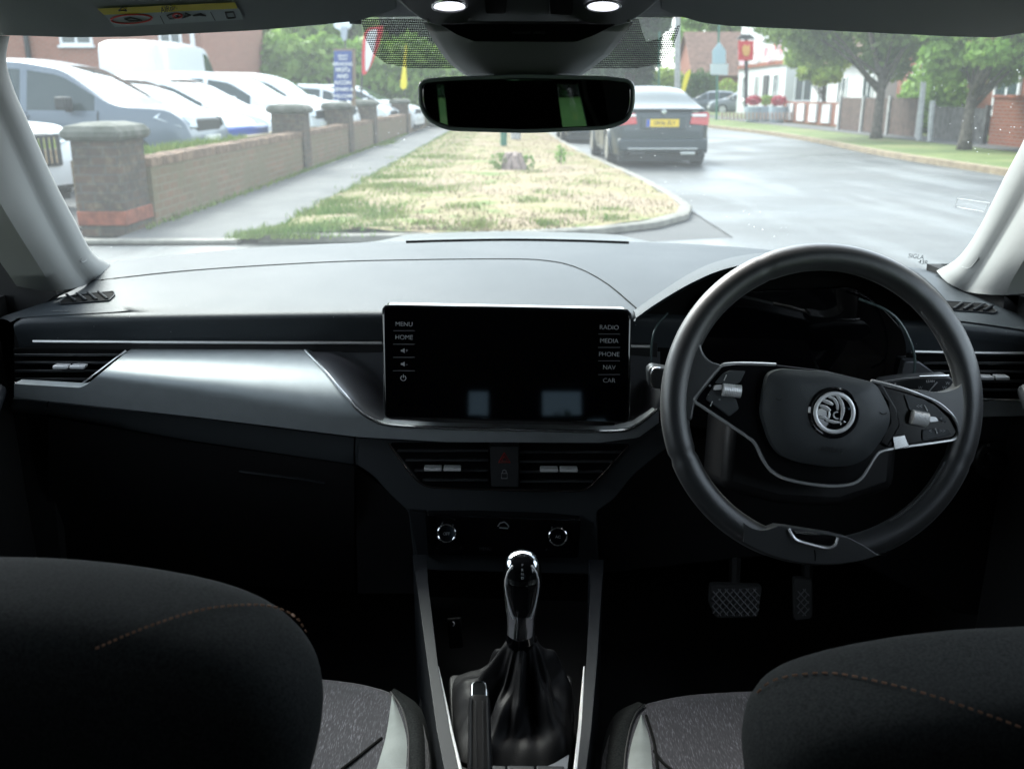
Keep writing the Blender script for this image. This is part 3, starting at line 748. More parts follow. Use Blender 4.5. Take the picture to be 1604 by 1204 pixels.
# end air vents
def endvent(label, poly, pl_, pr_, vs, y, tab, outline, loc):
    t = thing('side_air_vent', label, 'air vent', P(*loc, y))
    plate('vent_back', poly, y + .012, .004, m_deep, t)
    louvre(pl_, pr_, vs, y, t, 4)
    tabbed(*tab, y - .014, t)
    tubepx('vent_outline', outline, .0016, m_chromes, t, n=50)
    return t
endvent('slatted black air vent at the passenger end of the dashboard, chrome lower edge', [(20, 545), (205, 548), (130, 606), (110, 606), (22, 600)], ([548, 610], [22, 24]), ([548, 604, 610], [198, 132, 125]), (556, 568, 581, 594), 1.196, (82, 132, 576),
        [(24, 600, 1.186), (70, 605, 1.184), (108, 606.5, 1.182), (126, 602, 1.182), (150, 585, 1.184), (175, 566, 1.188), (198, 549, 1.195)], (90, 577))
endvent('slatted black air vent at the driver end of the dashboard', [(1430, 558), (1650, 560), (1650, 626), (1530, 626), (1480, 600)], ([556, 628], [1430, 1520]), ([556, 628], [1650, 1650]), (569, 582, 597, 611), 1.198, (1536, 1582, 593),
        [(1500, 622, 1.190), (1550, 625, 1.188), (1600, 626.5, 1.188), (1650, 627, 1.188)], (1540, 592))
plate('silver_trim', rounded([(1505, 630), (1650, 629), (1650, 650), (1530, 653)], 2), 1.20, .03, m_silver, da, bevel=.003)
plate('silver_trim', [(1418, 566), (1440, 566), (1478, 594), (1472, 600), (1410, 600)], 1.19, .02, m_surround, da, bevel=.002)

# instrument hood and cluster
lip = [(996, 498, 1.18), (1030, 474, 1.16), (1085, 442, 1.14), (1140, 420, 1.125), (1215, 408, 1.115), (1290, 405, 1.11), (1365, 412, 1.115), (1425, 436, 1.125), (1470, 478, 1.15), (1490, 510, 1.18)]
bak = [(990, 490, 1.24), (1030, 462, 1.34), (1090, 424, 1.46), (1150, 404, 1.55), (1220, 396, 1.60), (1290, 396, 1.60), (1370, 408, 1.56), (1430, 424, 1.48), (1475, 462, 1.34), (1500, 500, 1.24)]
l_, b_ = R(lip, 50), R(bak, 50)
MB().loft([b_] + [[p * (1 - t) + q * t + Vector((0, 0, .006 * math.sin(math.pi * t))) for p, q in zip(b_, l_)] for t in (.25, .5, .75, .95)] + [l_, [p + Vector((0, .006, -.006)) for p in l_], [p + Vector((0, .09, -.018)) for p in l_]]).build('instrument_hood', m_dash, da, angle=60)
ic = thing('instrument_cluster', 'unlit black instrument display under its hood behind the steering wheel', 'instrument cluster', P(1260, 530, 1.2))
plate('cluster_back', [(990, 505), (1030, 470), (1130, 420), (1215, 405), (1290, 402), (1380, 412), (1450, 445), (1500, 510), (1478, 600), (1440, 640), (1300, 700), (1030, 660), (1018, 600)], 1.215, .02, m_deep, ic)
plate('display_glass', rounded([(1085, 460), (1350, 448), (1420, 520), (1420, 590), (1350, 606), (1085, 600)], [30, 30, 30, 16, 10, 16]), 1.205, .004, m_screen, ic)
tubepx('display_bezel', [(1345, 468, 1.18), (1385, 484, 1.17), (1410, 505, 1.165), (1428, 540, 1.16), (1433, 570, 1.158), (1427, 595, 1.158), (1405, 606, 1.16)], .0018, mat('bezel_grey', (.08, .11, .11), .25), ic, n=40)
tubepx('display_bezel', [(1046, 490, 1.18), (1030, 508, 1.175), (1022, 530, 1.17), (1020, 560, 1.17), (1022, 590, 1.17)], .0014, MATS['bezel_grey'], ic, n=30)

# infotainment screen
Sc = P(794, 570, 1.12); Sn = Vector((0, -math.cos(rad(14.3)), math.sin(rad(14.3))))
inf = thing('infotainment_screen', 'switched-off black touchscreen with grey legends down both edges, in the middle of the dashboard', 'touchscreen', Sc)
def S(u, v, off=0): return onplane(u, v, Sc, Sn, off)
so = rounded([(598, 478), (989, 485.5), (987, 664), (601, 656)], [14, 16, 14, 12])
MB().prism([S(u, v) for u, v in so], Vector((0, .02, 0))).build('screen_body', m_gloss, inf, bevel=.003, bseg=4)
si = [(794 + (u - 794) * .975, 571 + (v - 571) * .955) for u, v in so]
MB().add([S(u, v, .0006) for u, v in si], [tuple(range(len(si)))]).build('screen_glass', m_screen, inf, smooth=False)
tubepx_pts = [S(u, v, -.001) for u, v in catmull([(600, 492), (601, 483), (610, 479), (700, 480.5), (800, 482), (900, 484), (975, 485.5), (986, 489), (988, 500)], 50)]
MB().tube(tubepx_pts, .0016, k=8).build('screen_rim', m_rail, inf)
MB().prism([S(640, 520, -.02), S(950, 520, -.02), S(950, 640, -.02), S(640, 640, -.02)], Vector((0, .08, 0))).build('screen_mount', m_black, inf)
m_leg = mat('screen_legend', (.3, .31, .32), .5)
def stext(t_, u, v, h_=7.2):
    o_ = S(u, v, .0011); text('button_legend', t_, o_, S(u + 10, v + .2, .0011) - o_, S(u, v - 10, .0011) - o_, h_ * 1.38 * 1.16 / FPX, m_leg, inf)
for t_, v in (('MENU', 508), ('HOME', 528.5)): stext(t_, 633, v)
for v, sg in ((549, '+'), (570, '-')):
    k_ = MB(); k_.prism([S(*q, .001) for q in ((628, v - 1.5), (630.5, v - 1.5), (634, v - 4), (634, v + 4), (630.5, v + 1.5), (628, v + 1.5))], Sn * .0002); k_.build('volume_symbol', m_leg, inf)
    stext(sg, 637.5, v, 6)
pw = [S(632 + 4 * math.sin(t), 592 - 4 * math.cos(t), .0011) for t in np.linspace(.5, 5.78, 16)]
MB().tube(pw, .00045, k=5).build('power_symbol', m_leg, inf); MB().tube([S(632, 586, .0011), S(632, 591.5, .0011)], .00045, k=5).build('power_symbol', m_leg, inf)
for t_, v in (('RADIO', 513), ('MEDIA', 534), ('PHONE', 555), ('NAV', 575.5), ('CAR', 596)): stext(t_, 954, v)
for v in (518, 539, 559.5, 580.5):
    MB().prism([S(u, w, .0009) for u, w in ((616, v - .8), (650, v - .8), (650, v + .8), (616, v + .8))], Sn * .0002).build('legend_divider', m_dgrey, inf)
for v in (523, 544, 565, 586.5):
    MB().prism([S(u, w, .0009) for u, w in ((937, v - .8), (971, v - .8), (971, v + .8), (937, v + .8))], Sn * .0002).build('legend_divider', m_dgrey, inf)
# ================================================================ STEERING WHEEL
Wc = P(1286, 633, 1.0); Wn = Vector((0, -_c, _s))
def W(u, v, off=0): return onplane(u, v, Wc, Wn, off)
PX = (Wc - EYE).dot(Vector((0, _c, -_s))) / FPX
sw = thing('steering_wheel', 'black leather steering wheel, turned slightly, with winged arrow badge and chrome edged spokes', 'steering wheel', Wc)
Rx = Vector((1, 0, 0)); Ry = Wn.cross(Rx)
nseg = 160; rws = []
for i in range(nseg):
    t = 2 * math.pi * i / nseg
    er = Rx * math.cos(t) + Ry * math.sin(t)
    # thumb bulges either side, slimmer at the bottom
    a_ = math.degrees(t) % 360
    bul = 1 + .10 * math.exp(-((a_ - 172) / 20) ** 2) - .12 * math.exp(-(((a_ - 2 + 180) % 360 - 180) / 20) ** 2)
    grooves = 1 - .13 * sum(math.exp(-((((a_ - g0) + 180) % 360 - 180) / .55) ** 2) for g0 in (48, 112, 200, 338))
    rc = 230.5 * PX
    row = []
    for j in range(20):
        p = 2 * math.pi * j / 20
        r_ = 21.5 * PX * grooves
        row.append(Wc + er * (rc + math.cos(p) * r_ * (bul if math.cos(p) < 0 else 1)) + Wn * (math.sin(p) * r_ * .92))
    rws.append(row)
rws.append(rws[0])
rim = MB().loft(rws, closed=True).build('rim', m_leather, sw, angle=0)
# stitching along the inner edge of the rim
st = MB()
for a0, a1 in ((24, 44), (300, 335)):
    for a_ in np.arange(a0, a1, .8):
        t = rad(a_); er = Rx * math.cos(t) + Ry * math.sin(t); et = -Rx * math.sin(t) + Ry * math.cos(t)
        c0 = Wc + er * (229 - 21) * PX + Wn * .009
        st.tube([c0 - et * .0006 - er * .0012, c0 + et * .0006 + er * .0012], .0004, k=4)
st.build('stitching', mat('grey_stitch', (.12, .12, .12), .7), rim)
def wplate(name, uv, off, t, m_, parent, bevel=.002, bseg=3, **k):
    return MB().prism([W(u, v, off) for u, v in uv], -Wn * t).build(name, m_, parent, bevel=bevel, bseg=bseg, **k)
def wtube(name, uvo, r, m_, parent, n=60, k=8, **kw):
    return MB().tube([W(*q) for q in catmull([(*p, ) if len(p) == 3 else (*p, 0) for p in uvo], n)], r, k=k).build(name, m_, parent, **kw)
# leather wings joining spokes to rim
def wing(uv, name='spoke_wing'):
    return wplate(name, rounded(uv, 14, 6), .017 if name == 'lower_spoke' else .0095, .022, m_leather, sw, bevel=.0065, bseg=5)
wing([(1082, 516), (1094, 530), (1098, 552), (1110, 567), (1132, 572), (1108, 600), (1086, 630), (1082, 660), (1064, 655), (1057, 600), (1065, 550)])
wing([(1508, 570), (1500, 606), (1470, 616), (1425, 608), (1460, 632), (1490, 655), (1496, 680), (1492, 725), (1502, 715), (1510, 640)])
_arc = [(1286 + dx, 633 + math.sqrt(247 ** 2 - dx * dx)) for dx in np.linspace(96, -126, 14)]
wplate('lower_spoke', [(1160, 815), (1172, 823), (1184, 827), (1197, 826), (1213, 820), (1232, 822), (1300, 833), (1322, 838), (1345, 850), (1366, 864), (1380, 864)] + _arc, .0150, .022, m_leather, sw, bevel=.006, bseg=5)
# hub body in piano black, then the airbag pad
hub = wplate('hub', rounded([(1085, 626), (1098, 603), (1122, 574), (1150, 570), (1215, 571), (1290, 580), (1360, 597), (1420, 613), (1462, 630), (1485, 652), (1498, 676), (1490, 687), (1440, 695), (1385, 703), (1367, 716), (1352, 742), (1332, 757), (1290, 760), (1225, 748), (1200, 732), (1180, 692), (1135, 660)], 5), .006, .03, mat('hub_black', (.006, .006, .007), .22, spec=.25), sw, bevel=.003)
pad_o = rounded([(1196, 584), (1215, 577), (1290, 582), (1364, 599), (1378, 625), (1388, 648), (1383, 672), (1372, 690), (1352, 716), (1328, 728), (1290, 730), (1240, 722), (1214, 710), (1200, 690), (1186, 645), (1190, 610)], 12, 5)
# domed pad: rings shrinking toward the middle while rising
rows_p = []
cu, cvv = 1288, 650
for s_, o_ in ((1.0, .002), (1.0, .012), (.985, .0165), (.95, .0175), (.85, .0225), (.6, .0255), (.3, .027), (.02, .0275)):
    rows_p.append([W(cu + (u - cu) * s_, cvv + (v - cvv) * s_, o_) for u, v in pad_o])
pad = MB().loft(rows_p, closed=True).build('airbag_pad', m_pad, sw, angle=50)
tag(pad, 'dark grey airbag pad with round badge in the middle')
o_ = W(1291, 702, .0262); text('airbag_mark', 'AIRBAG', o_, W(1301, 703.5, .0262) - o_, W(1291, 692, .0262) - o_, .0075, mat('pad_emboss', (.012, .012, .013), .6), pad)
for u, v in ((1211, 624), (1371, 646)):
    wtube('horn_mark', [(u - 5, v - 1, .0235), (u, v + 2, .0235), (u + 5, v - 1, .0235)], .0005, MATS['pad_emboss'], pad, n=8, k=5)
# satin shoulder pieces between pad and buttons
wplate('hub_shoulder', [(1360, 598), (1378, 603), (1400, 640), (1405, 665), (1385, 700), (1372, 692), (1388, 660), (1384, 630)], .010, .01, MATS['hub_black'], sw)
wplate('spoke_shine', rounded([(1393, 683), (1412, 680), (1420, 698), (1396, 704)], 2), .0085, .01, m_chromes, sw, bevel=.001)  # bright sliver added in place of a reflection on the spoke
m_trimc = mat('trim_chrome', (.8, .8, .8), .25, metal=.7)
wtube('chrome_trim', [(1212, 571, .008), (1170, 569.5, .008), (1140, 570, .008), (1126, 574, .008), (1108, 594, .008), (1090, 617, .008), (1085, 627, .008), (1100, 638, .007), (1135, 661, .006), (1166, 682, .006), (1180, 694, .006), (1192, 718, .006), (1205, 736, .006), (1226, 748, .006), (1260, 756, .006), (1300, 760, .006), (1330, 757, .006), (1346, 748, .006), (1358, 730, .006), (1368, 714, .006), (1380, 705, .006), (1420, 698, .006), (1470, 691, .006), (1490, 687, .006), (1498, 677, .007), (1491, 657, .008), (1478, 641, .008), (1458, 627, .008), (1420, 612, .008), (1390, 603, .008), (1360, 596, .008)], .0019, m_trimc, sw, n=240)
# buttons and rollers
for uv in ([(1117, 600), (1128, 586), (1140, 580), (1165, 581), (1157, 598), (1150, 602)], [(1103, 625), (1115, 604), (1150, 624), (1155, 640), (1140, 652)]):
    wplate('button_pad', rounded(uv, 3), .0085, .006, m_pad, sw, bevel=.001)
for uv in ([(1412, 618), (1440, 624), (1466, 640), (1478, 662), (1455, 652), (1420, 642)], [(1440, 672), (1480, 672), (1486, 680), (1440, 690)]):
    wplate('button_pad', rounded(uv, 3), .0085, .006, m_pad, sw, bevel=.001)
def roller(a, b, r):
    p, q = W(*a, .010), W(*b, .010); L_ = (q - p).length; ax = (q - p).normalized(); mb = MB()
    prof = [(0, 0)] + [(r * (1 if i % 2 else .95), L_ * (i + .5) / 22) for i in range(22)] + [(0, L_)]
    mb.lathe([(max(1e-4, x), h_) for x, h_ in prof], p, ax, k=20)
    return mb.build('thumb_roller', m_tab, sw, angle=30)
roller((1128, 610), (1157, 613), .0075)
roller((1421, 652), (1446, 657), .0085)
wplate('roller_tip', rounded([(1116, 603), (1128, 602), (1128, 610), (1114, 611)], 3), .013, .008, m_tab, sw, bevel=.002)
wplate('roller_tip', rounded([(1447, 651), (1458, 652), (1463, 659), (1448, 661)], 3), .013, .008, m_tab, sw, bevel=.002)
for a, b in (((1135, 587), (1131, 596)), ((1113, 628), (1110, 636)), ((1442, 634), (1447, 643)), ((1459, 670), (1462, 678))):
    wtube('button_mark', [(*a, .0095), ((a[0] + b[0]) / 2, (a[1] + b[1]) / 2, .0095), (*b, .0095)], .0006, m_white, sw, n=4, k=5)
for t_, u, v in (('+', 1109, 604), ('-', 1107, 617), ('*', 1124, 627), ('<<', 1434, 636), ('+', 1468, 655), ('-', 1471, 660), ('<', 1451, 674), ('>>', 1470, 674)):
    o_ = W(u, v, .0098); text('button_legend', t_, o_, Rx, Ry, .006, m_grey, sw)
# badge
be = thing_ = None
bc = W(1293, 645, .0262)
def BW(u, v, off): return W(u, v, .0262 + off)
badge = MB().lathe([(.0001, -.006), (.0285, -.006), (.0285, .001), (.0265, .003), (.0240, .0015), (.0001, .0012)], bc, Wn, k=48).build('badge', m_gloss, sw)
tag(badge, 'round black and chrome badge with a winged arrow')
def circ(r, off, k=60): return [BW(1293 + r * math.cos(2 * math.pi * i / k), 645 + r * math.sin(2 * math.pi * i / k), off) for i in range(k)]
MB().tube(circ(29, .003), .0024, k=10, closed=True, flat=.6).build('badge_ring', m_tab, badge)
MB().tube(circ(37, .001), .0012, k=8, closed=True).build('badge_ring', mat('dark_chrome', (.25, .26, .27), .12, metal=1), badge)
def bfeather(uv, w=.0017): return MB().tube([BW(*q, .0028) for q in catmull(uv, 12)], [w * (.5 + .9 * math.sin(math.pi * (.12 + .8 * i / 11))) for i in range(12)], k=8, flat=.6).build('winged_arrow', m_tab, badge)
bfeather([(1275, 626), (1283, 629), (1291, 633)]); bfeather([(1271, 634), (1279, 637), (1287, 642)]); bfeather([(1270, 652), (1276, 652), (1283, 655)], .0014)
bfeather([(1284, 621), (1292, 624), (1297, 632), (1298, 641)], .0013)
bfeather([(1296, 618), (1303, 628), (1306, 642), (1303, 656)], .0016)
bfeather([(1285, 642), (1285, 650), (1282, 657)], .001)
bfeather([(1280, 656), (1292, 659), (1302, 660)], .0014)
MB().tube([BW(1297 + 5.2 * math.cos(t), 649 + 5.2 * math.sin(t), .0028) for t in np.linspace(1.2, 5.0, 14)], .0009, k=6).build('winged_arrow', m_tab, badge)
MB().prism([BW(*q, .0032) for q in ((1302, 655), (1311, 659), (1302, 664), (1303, 660))], -Wn * .002).build('winged_arrow', m_chrome, badge, bevel=.0005)
# chrome U in the lower spoke
wplate('spoke_insert', rounded([(1232, 826), (1303, 836), (1295, 850), (1262, 847), (1242, 840)], 4), .0165, .01, m_gloss, sw, bevel=.001)
wtube('chrome_trim', [(1229, 824, .0165), (1234, 835, .019), (1242, 842, .019), (1262, 848, .019), (1285, 853, .019), (1298, 850, .019), (1304, 838, .0165)], .0018, m_trimc, sw, n=40)
wplate('spoke_shine', rounded([(1237, 827), (1276, 831), (1276, 834), (1239, 831)], 1), .0175, .004, m_chromes, sw, bevel=.0006)  # bright sliver added in place of a glint on the insert
wtube('spoke_seam', [(1269, 857, .0153), (1270, 866, .0153), (1270, 874, .0150)], .0007, m_deep, sw, n=10, k=5)
# column shroud and stalks
MB().prism([W(*q, -.03) for q in ((1150, 640), (1430, 650), (1420, 770), (1330, 800), (1230, 795), (1140, 770))], -Wn * .12).build('column_shroud', m_black, sw, bevel=.012)
for nm, lb, uv, y in (('wiper_stalk', 'black wiper stalk with small white symbols, behind the wheel on the door side', [(1380, 598), (1420, 592), (1488, 589), (1497, 600), (1492, 612), (1468, 623), (1430, 620), (1385, 612)], 1.06),
                      ('indicator_stalk', 'black indicator stalk with chrome tip, peeping past the wheel towards the screen', [(1014, 580), (1022, 574), (1090, 585), (1090, 612), (1028, 610), (1016, 606)], 1.06)):
    tt = thing(nm, lb, 'control stalk', P(uv[0][0], uv[0][1], y))
    plate('stalk_body', rounded(uv, 6), y, .02, m_rail2, tt, bevel=.006)
    if nm == 'wiper_stalk':
        for a, b in (((1452, 616), (1468, 598)), ((1402, 600), (1403, 612))):
            tubepx('stalk_mark', [(*a, y - .001), ((a[0] + b[0]) / 2, (a[1] + b[1]) / 2, y - .001), (*b, y - .001)], .0009, m_grey, tt, n=4, k=5)
        textpx('stalk_legend', 'LLHH', 1457, 597, y, 4, m_white, tt)
        for u, v in ((1484, 600), (1479, 607), (1472, 614), (1441, 607)): textpx('stalk_legend', 'W', u, v, y, 5, m_grey, tt)
        tubepx('stalk_edge', [(1440, 590, y - .002), (1465, 589, y - .002), (1486, 588, y - .002)], .0012, m_chromes, tt, n=10)
    else:
        tubepx('stalk_tip', [(1034, 577, y - .002), (1025, 577, y - .003), (1021, 585, y - .003), (1020, 598, y - .003), (1022, 606, y - .002)], .0016, m_chromes, tt, n=20)
ls = thing('light_switch', 'dim round black light switch low on the dashboard by the driver door', 'switch', P(1556, 718, 1.24))
MB().lathe([(.030, 0), (.030, .008), (.027, .011), (.0001, .011)], P(1556, 718, 1.245), (0, -1, .2), k=36).build('switch_face', m_rail2, ls)
MB().lathe([(.014, 0), (.014, .014), (.012, .017), (.0001, .017)], P(1556, 718, 1.235), (0, -1, .2), k=24).build('switch_knob', m_black, ls)
for t_, u, v in (('o', 1548, 696), ('x', 1548, 709), ('=', 1540, 730)): textpx('switch_mark', t_, u, v, 1.228, 6, m_grey, ls)

# pedals
m_steel = mat('pedal_rubber', (.12, .12, .125), .45, metal=.3)
for nm, lb, uv, y in (('brake_pedal', 'wide dark brake pedal with crosshatched pad, in the footwell', [(1112, 915), (1195, 918), (1188, 968), (1122, 970), (1110, 945)], 1.22), ('accelerator_pedal', 'narrow dark accelerator pedal in the footwell', [(1243, 905), (1274, 908), (1274, 970), (1244, 974)], 1.24)):
    tt = thing(nm, lb, 'pedal', P(uv[0][0], uv[0][1], y))
    fy = lambda u, v, y=y: y - (v - 900) * .0006
    plate('pedal_pad', rounded(uv, 7), fy, .012, m_rubber, tt, bevel=.003)
    xs = [q[0] for q in uv]; x0, x1 = min(xs) + 5, max(xs) - 5
    hat = MB()
    for sgn in (-1, 1):
        for c0 in np.arange(x0 - 60, x1 + 60, 11):
            q = []
            for v in np.linspace(922, 964, 12):
                u = c0 + sgn * (v - 943) * .9
                if x0 < u < x1: q.append(P(u, v, fy(u, v) - .001))
            if len(q) > 2: hat.tube(q, .0012, k=4)
    hat.build('pedal_grip', m_steel, tt)
    um = sum(xs) / len(xs)
    MB().tube([P(um + 4, 925, y + .01), P(um + 6, 880, y + .04), P(um + 8, 840, y + .12)], .009, k=8).build('pedal_arm', m_black, tt)

# ================================================================ CENTRE CONSOLE
co = thing('centre_console', 'black centre console between the front seats with grey side rails', 'centre console', G(810, 1100, .45))
def cy(v): return float(np.interp(v, [860, 915, 1040, 1142, 1204, 1320], [1.12, 1.03, .885, .79, .735, .65]))
def cplate(name, uv, m_, parent, down=.03, lift=0, bevel=.002, **k):
    return MB().prism([P(u, v, cy(v)) + Vector((0, 0, lift)) for u, v in uv], Vector((0, 0, -down))).build(name, m_, parent, bevel=bevel, **k)
cplate('side_rail', rounded([(646, 868), (653, 915), (670, 1040), (684, 1142), (696, 1204), (716, 1320), (742, 1320), (719, 1204), (705, 1142), (686, 1040), (671, 915), (668, 868)], 1), m_rail, co, down=.22, bevel=.005)
cplate('side_rail', rounded([(922, 876), (925, 915), (918, 1040), (910, 1142), (904, 1204), (890, 1320), (905, 1320), (918, 1204), (926, 1142), (935, 1040), (943, 915), (946, 876)], 1), m_rail, co, down=.22, bevel=.005)
for q in ([(686, 1040), (698, 1100), (706, 1142), (721, 1204), (740, 1290)], [(915, 1040), (911, 1100), (908, 1142), (901, 1204), (890, 1290)]):
    MB().tube([P(u, v, cy(v)) + Vector((0, 0, -.003)) for u, v in catmull(q, 20)], [.0006 + .0018 * math.sin(math.pi * (i + 1) / 21) for i in range(20)], k=8).build('chrome_strip', m_tab, co)
# floor of the storage tray, USB block, gaiter frame
lo = MB().prism([P(664, 872, 1.13) - Vector((0, 0, .06)), P(928, 880, 1.13) - Vector((0, 0, .06)), P(918, 1040, .88) - Vector((0, 0, .09)), P(905, 1320, .6) - Vector((0, 0, .06)), P(720, 1320, .6) - Vector((0, 0, .06)), P(686, 1040, .88) - Vector((0, 0, .09))], (0, 0, -.1))
lo.build('tray_floor', m_deep, co)
plate('usb_block', rounded([(700, 970), (722, 968), (726, 1014), (704, 1016)], 3), .99, .005, m_deep, co, bevel=.003)
tubepx('usb_mark', [(709, 973, .988), (712, 976, .987), (710, 980, .988)], .0008, m_grey, co, n=6, k=5)
cplate('gaiter_frame', rounded([(702, 1028), (897, 1028), (900, 1090), (893, 1180), (712, 1180), (704, 1100)], 10), m_black, co, lift=-.022, down=.03, bevel=.003)
cplate('trim_corner', rounded([(842, 1186), (868, 1176), (892, 1162), (888, 1192)], 2), m_surround, co, lift=-.014, down=.01, bevel=.001)
cplate('trim_corner', rounded([(712, 1150), (717, 1165), (727, 1204), (722, 1215), (713, 1190)], 2), m_chromes, co, lift=-.014, down=.01, bevel=.001)
for i, (a, b) in enumerate(((770, 793), (794, 838), (840, 884))):
    bt = cplate('console_button', rounded([(a, 1181), (b, 1182), (b - 1, 1225), (a, 1225)], 3), m_rail, co, lift=-.012, down=.02, bevel=.0015)
    if i == 2: MB().tube([P(u, v, cy(v)) + Vector((0, 0, -.011)) for u, v in ((856, 1190), (864, 1189), (865, 1199), (857, 1200))], .0006, k=5, closed=True).build('button_symbol', m_grey, bt)
# side walls down to the floor
for sx in (-1, 1):
    w_ = MB(); x0 = -.112 if sx < 0 else .085
    w_.box((x0 - .006, .45, .2), (x0 + .006, 1.2, .42)); w_.build('console_side', m_shell, co)

# ---------------------------------------------------------------- gear lever
gl = thing('gear_lever', 'chrome and black automatic gear lever rising from a creased leather gaiter', 'gear lever', G(812, 1090, .5))
base = catmull([(712, 1040, .9), (745, 1032, .9), (812, 1030, .9), (870, 1034, .9), (893, 1045, .9), (896, 1090, .9), (893, 1150, .9), (880, 1172, .9), (812, 1176, .9), (735, 1172, .9), (716, 1155, .9), (708, 1090, .9)], 96, closed=True)[:, :2]
bp_ = [P(u, v, cy(v)) + Vector((0, 0, -.018)) for u, v in base]
tc_ = P(818, 1000, .855)
tp_ = []
for i, b in enumerate(bp_):
    d = b - sum(bp_, Vector()) / 96; d.z = 0; d.normalize()
    tp_.append(tc_ + Vector((d.x * .016, d.y * .014, 0)))
rws = []
gr = random.Random(5)
ph = [gr.uniform(0, 6.28) for _ in range(6)]
for k in range(15):
    t = k / 14; row = []
    for i, (b, q) in enumerate(zip(bp_, tp_)):
        an = 2 * math.pi * i / 96
        s_ = t ** .76
        h_ = .12 * min(1, t * 12) + .88 * t ** 1.6
        p = Vector((b.x * (1 - s_) + q.x * s_, b.y * (1 - s_) + q.y * s_, b.z * (1 - h_) + q.z * h_))
        env = math.sin(math.pi * t) ** .8
        fold = .0065 * math.sin(5 * an + ph[0] + 2.2 * t) + .004 * math.sin(9 * an + ph[1] - 3 * t) + .002 * math.sin(17 * an + ph[2] + 5 * t)
        ring = .0035 * math.sin(15 * t + 1.3 * math.sin(2 * an + ph[3]))
        d = p - Vector((tc_.x, tc_.y, p.z)); d.z = 0
        if d.length > 1e-5: d.normalize()
        p += d * fold * env + Vector((0, 0, 1)) * (fold * .6 * env + ring * env)
        row.append(p)
    rws.append(row)
MB().loft(rws, closed=True).build('gaiter', m_gaiter, gl, angle=0, subsurf=1)
# knob: elliptical stack of rings along a slightly leaning axis
axp = [(v, u, w) for v, u, w in ((864, 818, 3), (866, 818, 13), (870, 818, 20), (877, 818, 26), (887, 818, 29.5), (898, 818, 30.5), (912, 818, 30), (930, 818, 28), (948, 817, 25.5), (962, 816.5, 23), (978, 816, 21.5), (990, 815.5, 21))]
def kn(v, u, w, ang, grow=0):
    y = .845 + (v - 865) * -.0001
    za = (P(u, v, y) - EYE).dot(Vector((0, _c, -_s)))
    r = w * za / FPX + grow
    c0 = P(u, v, y)
    return c0 + Vector((math.cos(ang) * r, 0, 0)) + Vector((0, -math.sin(ang) * r * .85, -math.sin(ang) * r * .15))
kr = [[kn(v, u, w, 2 * math.pi * j / 40) for j in range(40)] for v, u, w in axp]
knob = MB().loft(kr, closed=True, caps=True).build('knob', mat('knob_chrome', (.6, .63, .66), .09, metal=1), gl, angle=60)
cap = [[kn(v, u, w, math.pi / 2 + a_, .0009) for a_ in np.linspace(-b, b, 14)] for (v, u, w), b in zip(axp[2:8], (.9, .85, .8, .78, .8, .85))]
MB().loft([[kn(np.interp(k, range(12), [q[0] for q in axp]), 818, np.interp(k, range(12), [q[2] for q in axp]), math.pi / 2 + a_, .0007) for a_ in np.linspace(-.85, .85, 14)] for k in np.linspace(.9, 4.6, 12)]).build('knob_cap', m_gloss, knob)
ins = []
for v, b in ((902, .80), (906, .86), (920, .82), (935, .72), (947, .60), (952, .5)):
    w = np.interp(v, [q[0] for q in axp], [q[2] for q in axp]); ins.append([kn(v, 817.5, w, math.pi / 2 + a_, .0009) for a_ in np.linspace(-b, b, 14)])
MB().loft(ins).build('release_button', m_gloss, knob)
for sg in (-1, 1):
    MB().tube([kn(v, 817.5, np.interp(v, [q[0] for q in axp], [q[2] for q in axp]), math.pi / 2 + sg * b, .0012) for v, b in ((874, .62), (884, .8), (896, .9), (906, .92), (920, .86), (935, .76), (947, .64), (955, .5))], .0010, k=6).build('knob_edge', m_tab, knob)
for i, t_ in enumerate('PRND'):
    c0 = kn(872 + i * 5.2, 818, np.interp(872 + i * 5.2, [q[0] for q in axp], [q[2] for q in axp]), math.pi / 2, .0012)
    text('gear_legend', t_, c0, (1, 0, 0), (0, .5, .85), .0036, m_white, knob)
MB().tube([P(815.5, 986, .846), P(816, 1000, .852), P(817, 1012, .858)], [.0145, .0155, .018], k=20).build('collar', m_gloss, gl)

# ---------------------------------------------------------------- handbrake
hbk = thing('handbrake', 'leather covered handbrake lever with chrome tipped release button', 'handbrake', P(752, 1150, .70))
def hb_pt(v, du=0, dz=0):
    y = np.interp(v, [1074, 1095, 1204, 1400], [.762, .75, .69, .60]); u = np.interp(v, [1074, 1204, 1400], [750.5, 752, 758])
    return P(u + du, v, y) + Vector((0, 0, dz))
rws = []
for v, w in ((1093, 13), (1095, 15.5), (1100, 17), (1120, 17.5), (1160, 18.5), (1204, 20), (1300, 24), (1400, 30)):
    row = []
    for j in range(28):
        a_ = 2 * math.pi * j / 28; cx_, sx_ = math.cos(a_), math.sin(a_)
        ex = math.copysign(abs(cx_) ** .55, cx_) * w; ez = math.copysign(abs(sx_) ** .55, sx_)
        row.append(hb_pt(v, ex, 0) + Vector((0, -.004, .007)) * (ez if ez > 0 else ez * 2.4))
    rws.append(row)
grip = MB().loft(rws, closed=True, caps=True).build('grip', m_gaiter, hbk, angle=60)
st = MB()
for du in (-5.5, 5.5):
    for v in np.arange(1104, 1215, 3.4):
        st.tube([hb_pt(v, du - 1) + Vector((0, -.0045, .0079)), hb_pt(v + 1.8, du + 1) + Vector((0, -.0045, .0079))], .00035, k=4)
st.build('stitching', m_dgrey, grip)
for du in (-12.5, 12.5):
    MB().tube([hb_pt(v, du * (1 + (v - 1100) * .0012)) + Vector((0, -.004, .0072)) for v in np.linspace(1099, 1300, 14)], .0011, k=6).build('grip_seam', m_rail, grip)
rws = []
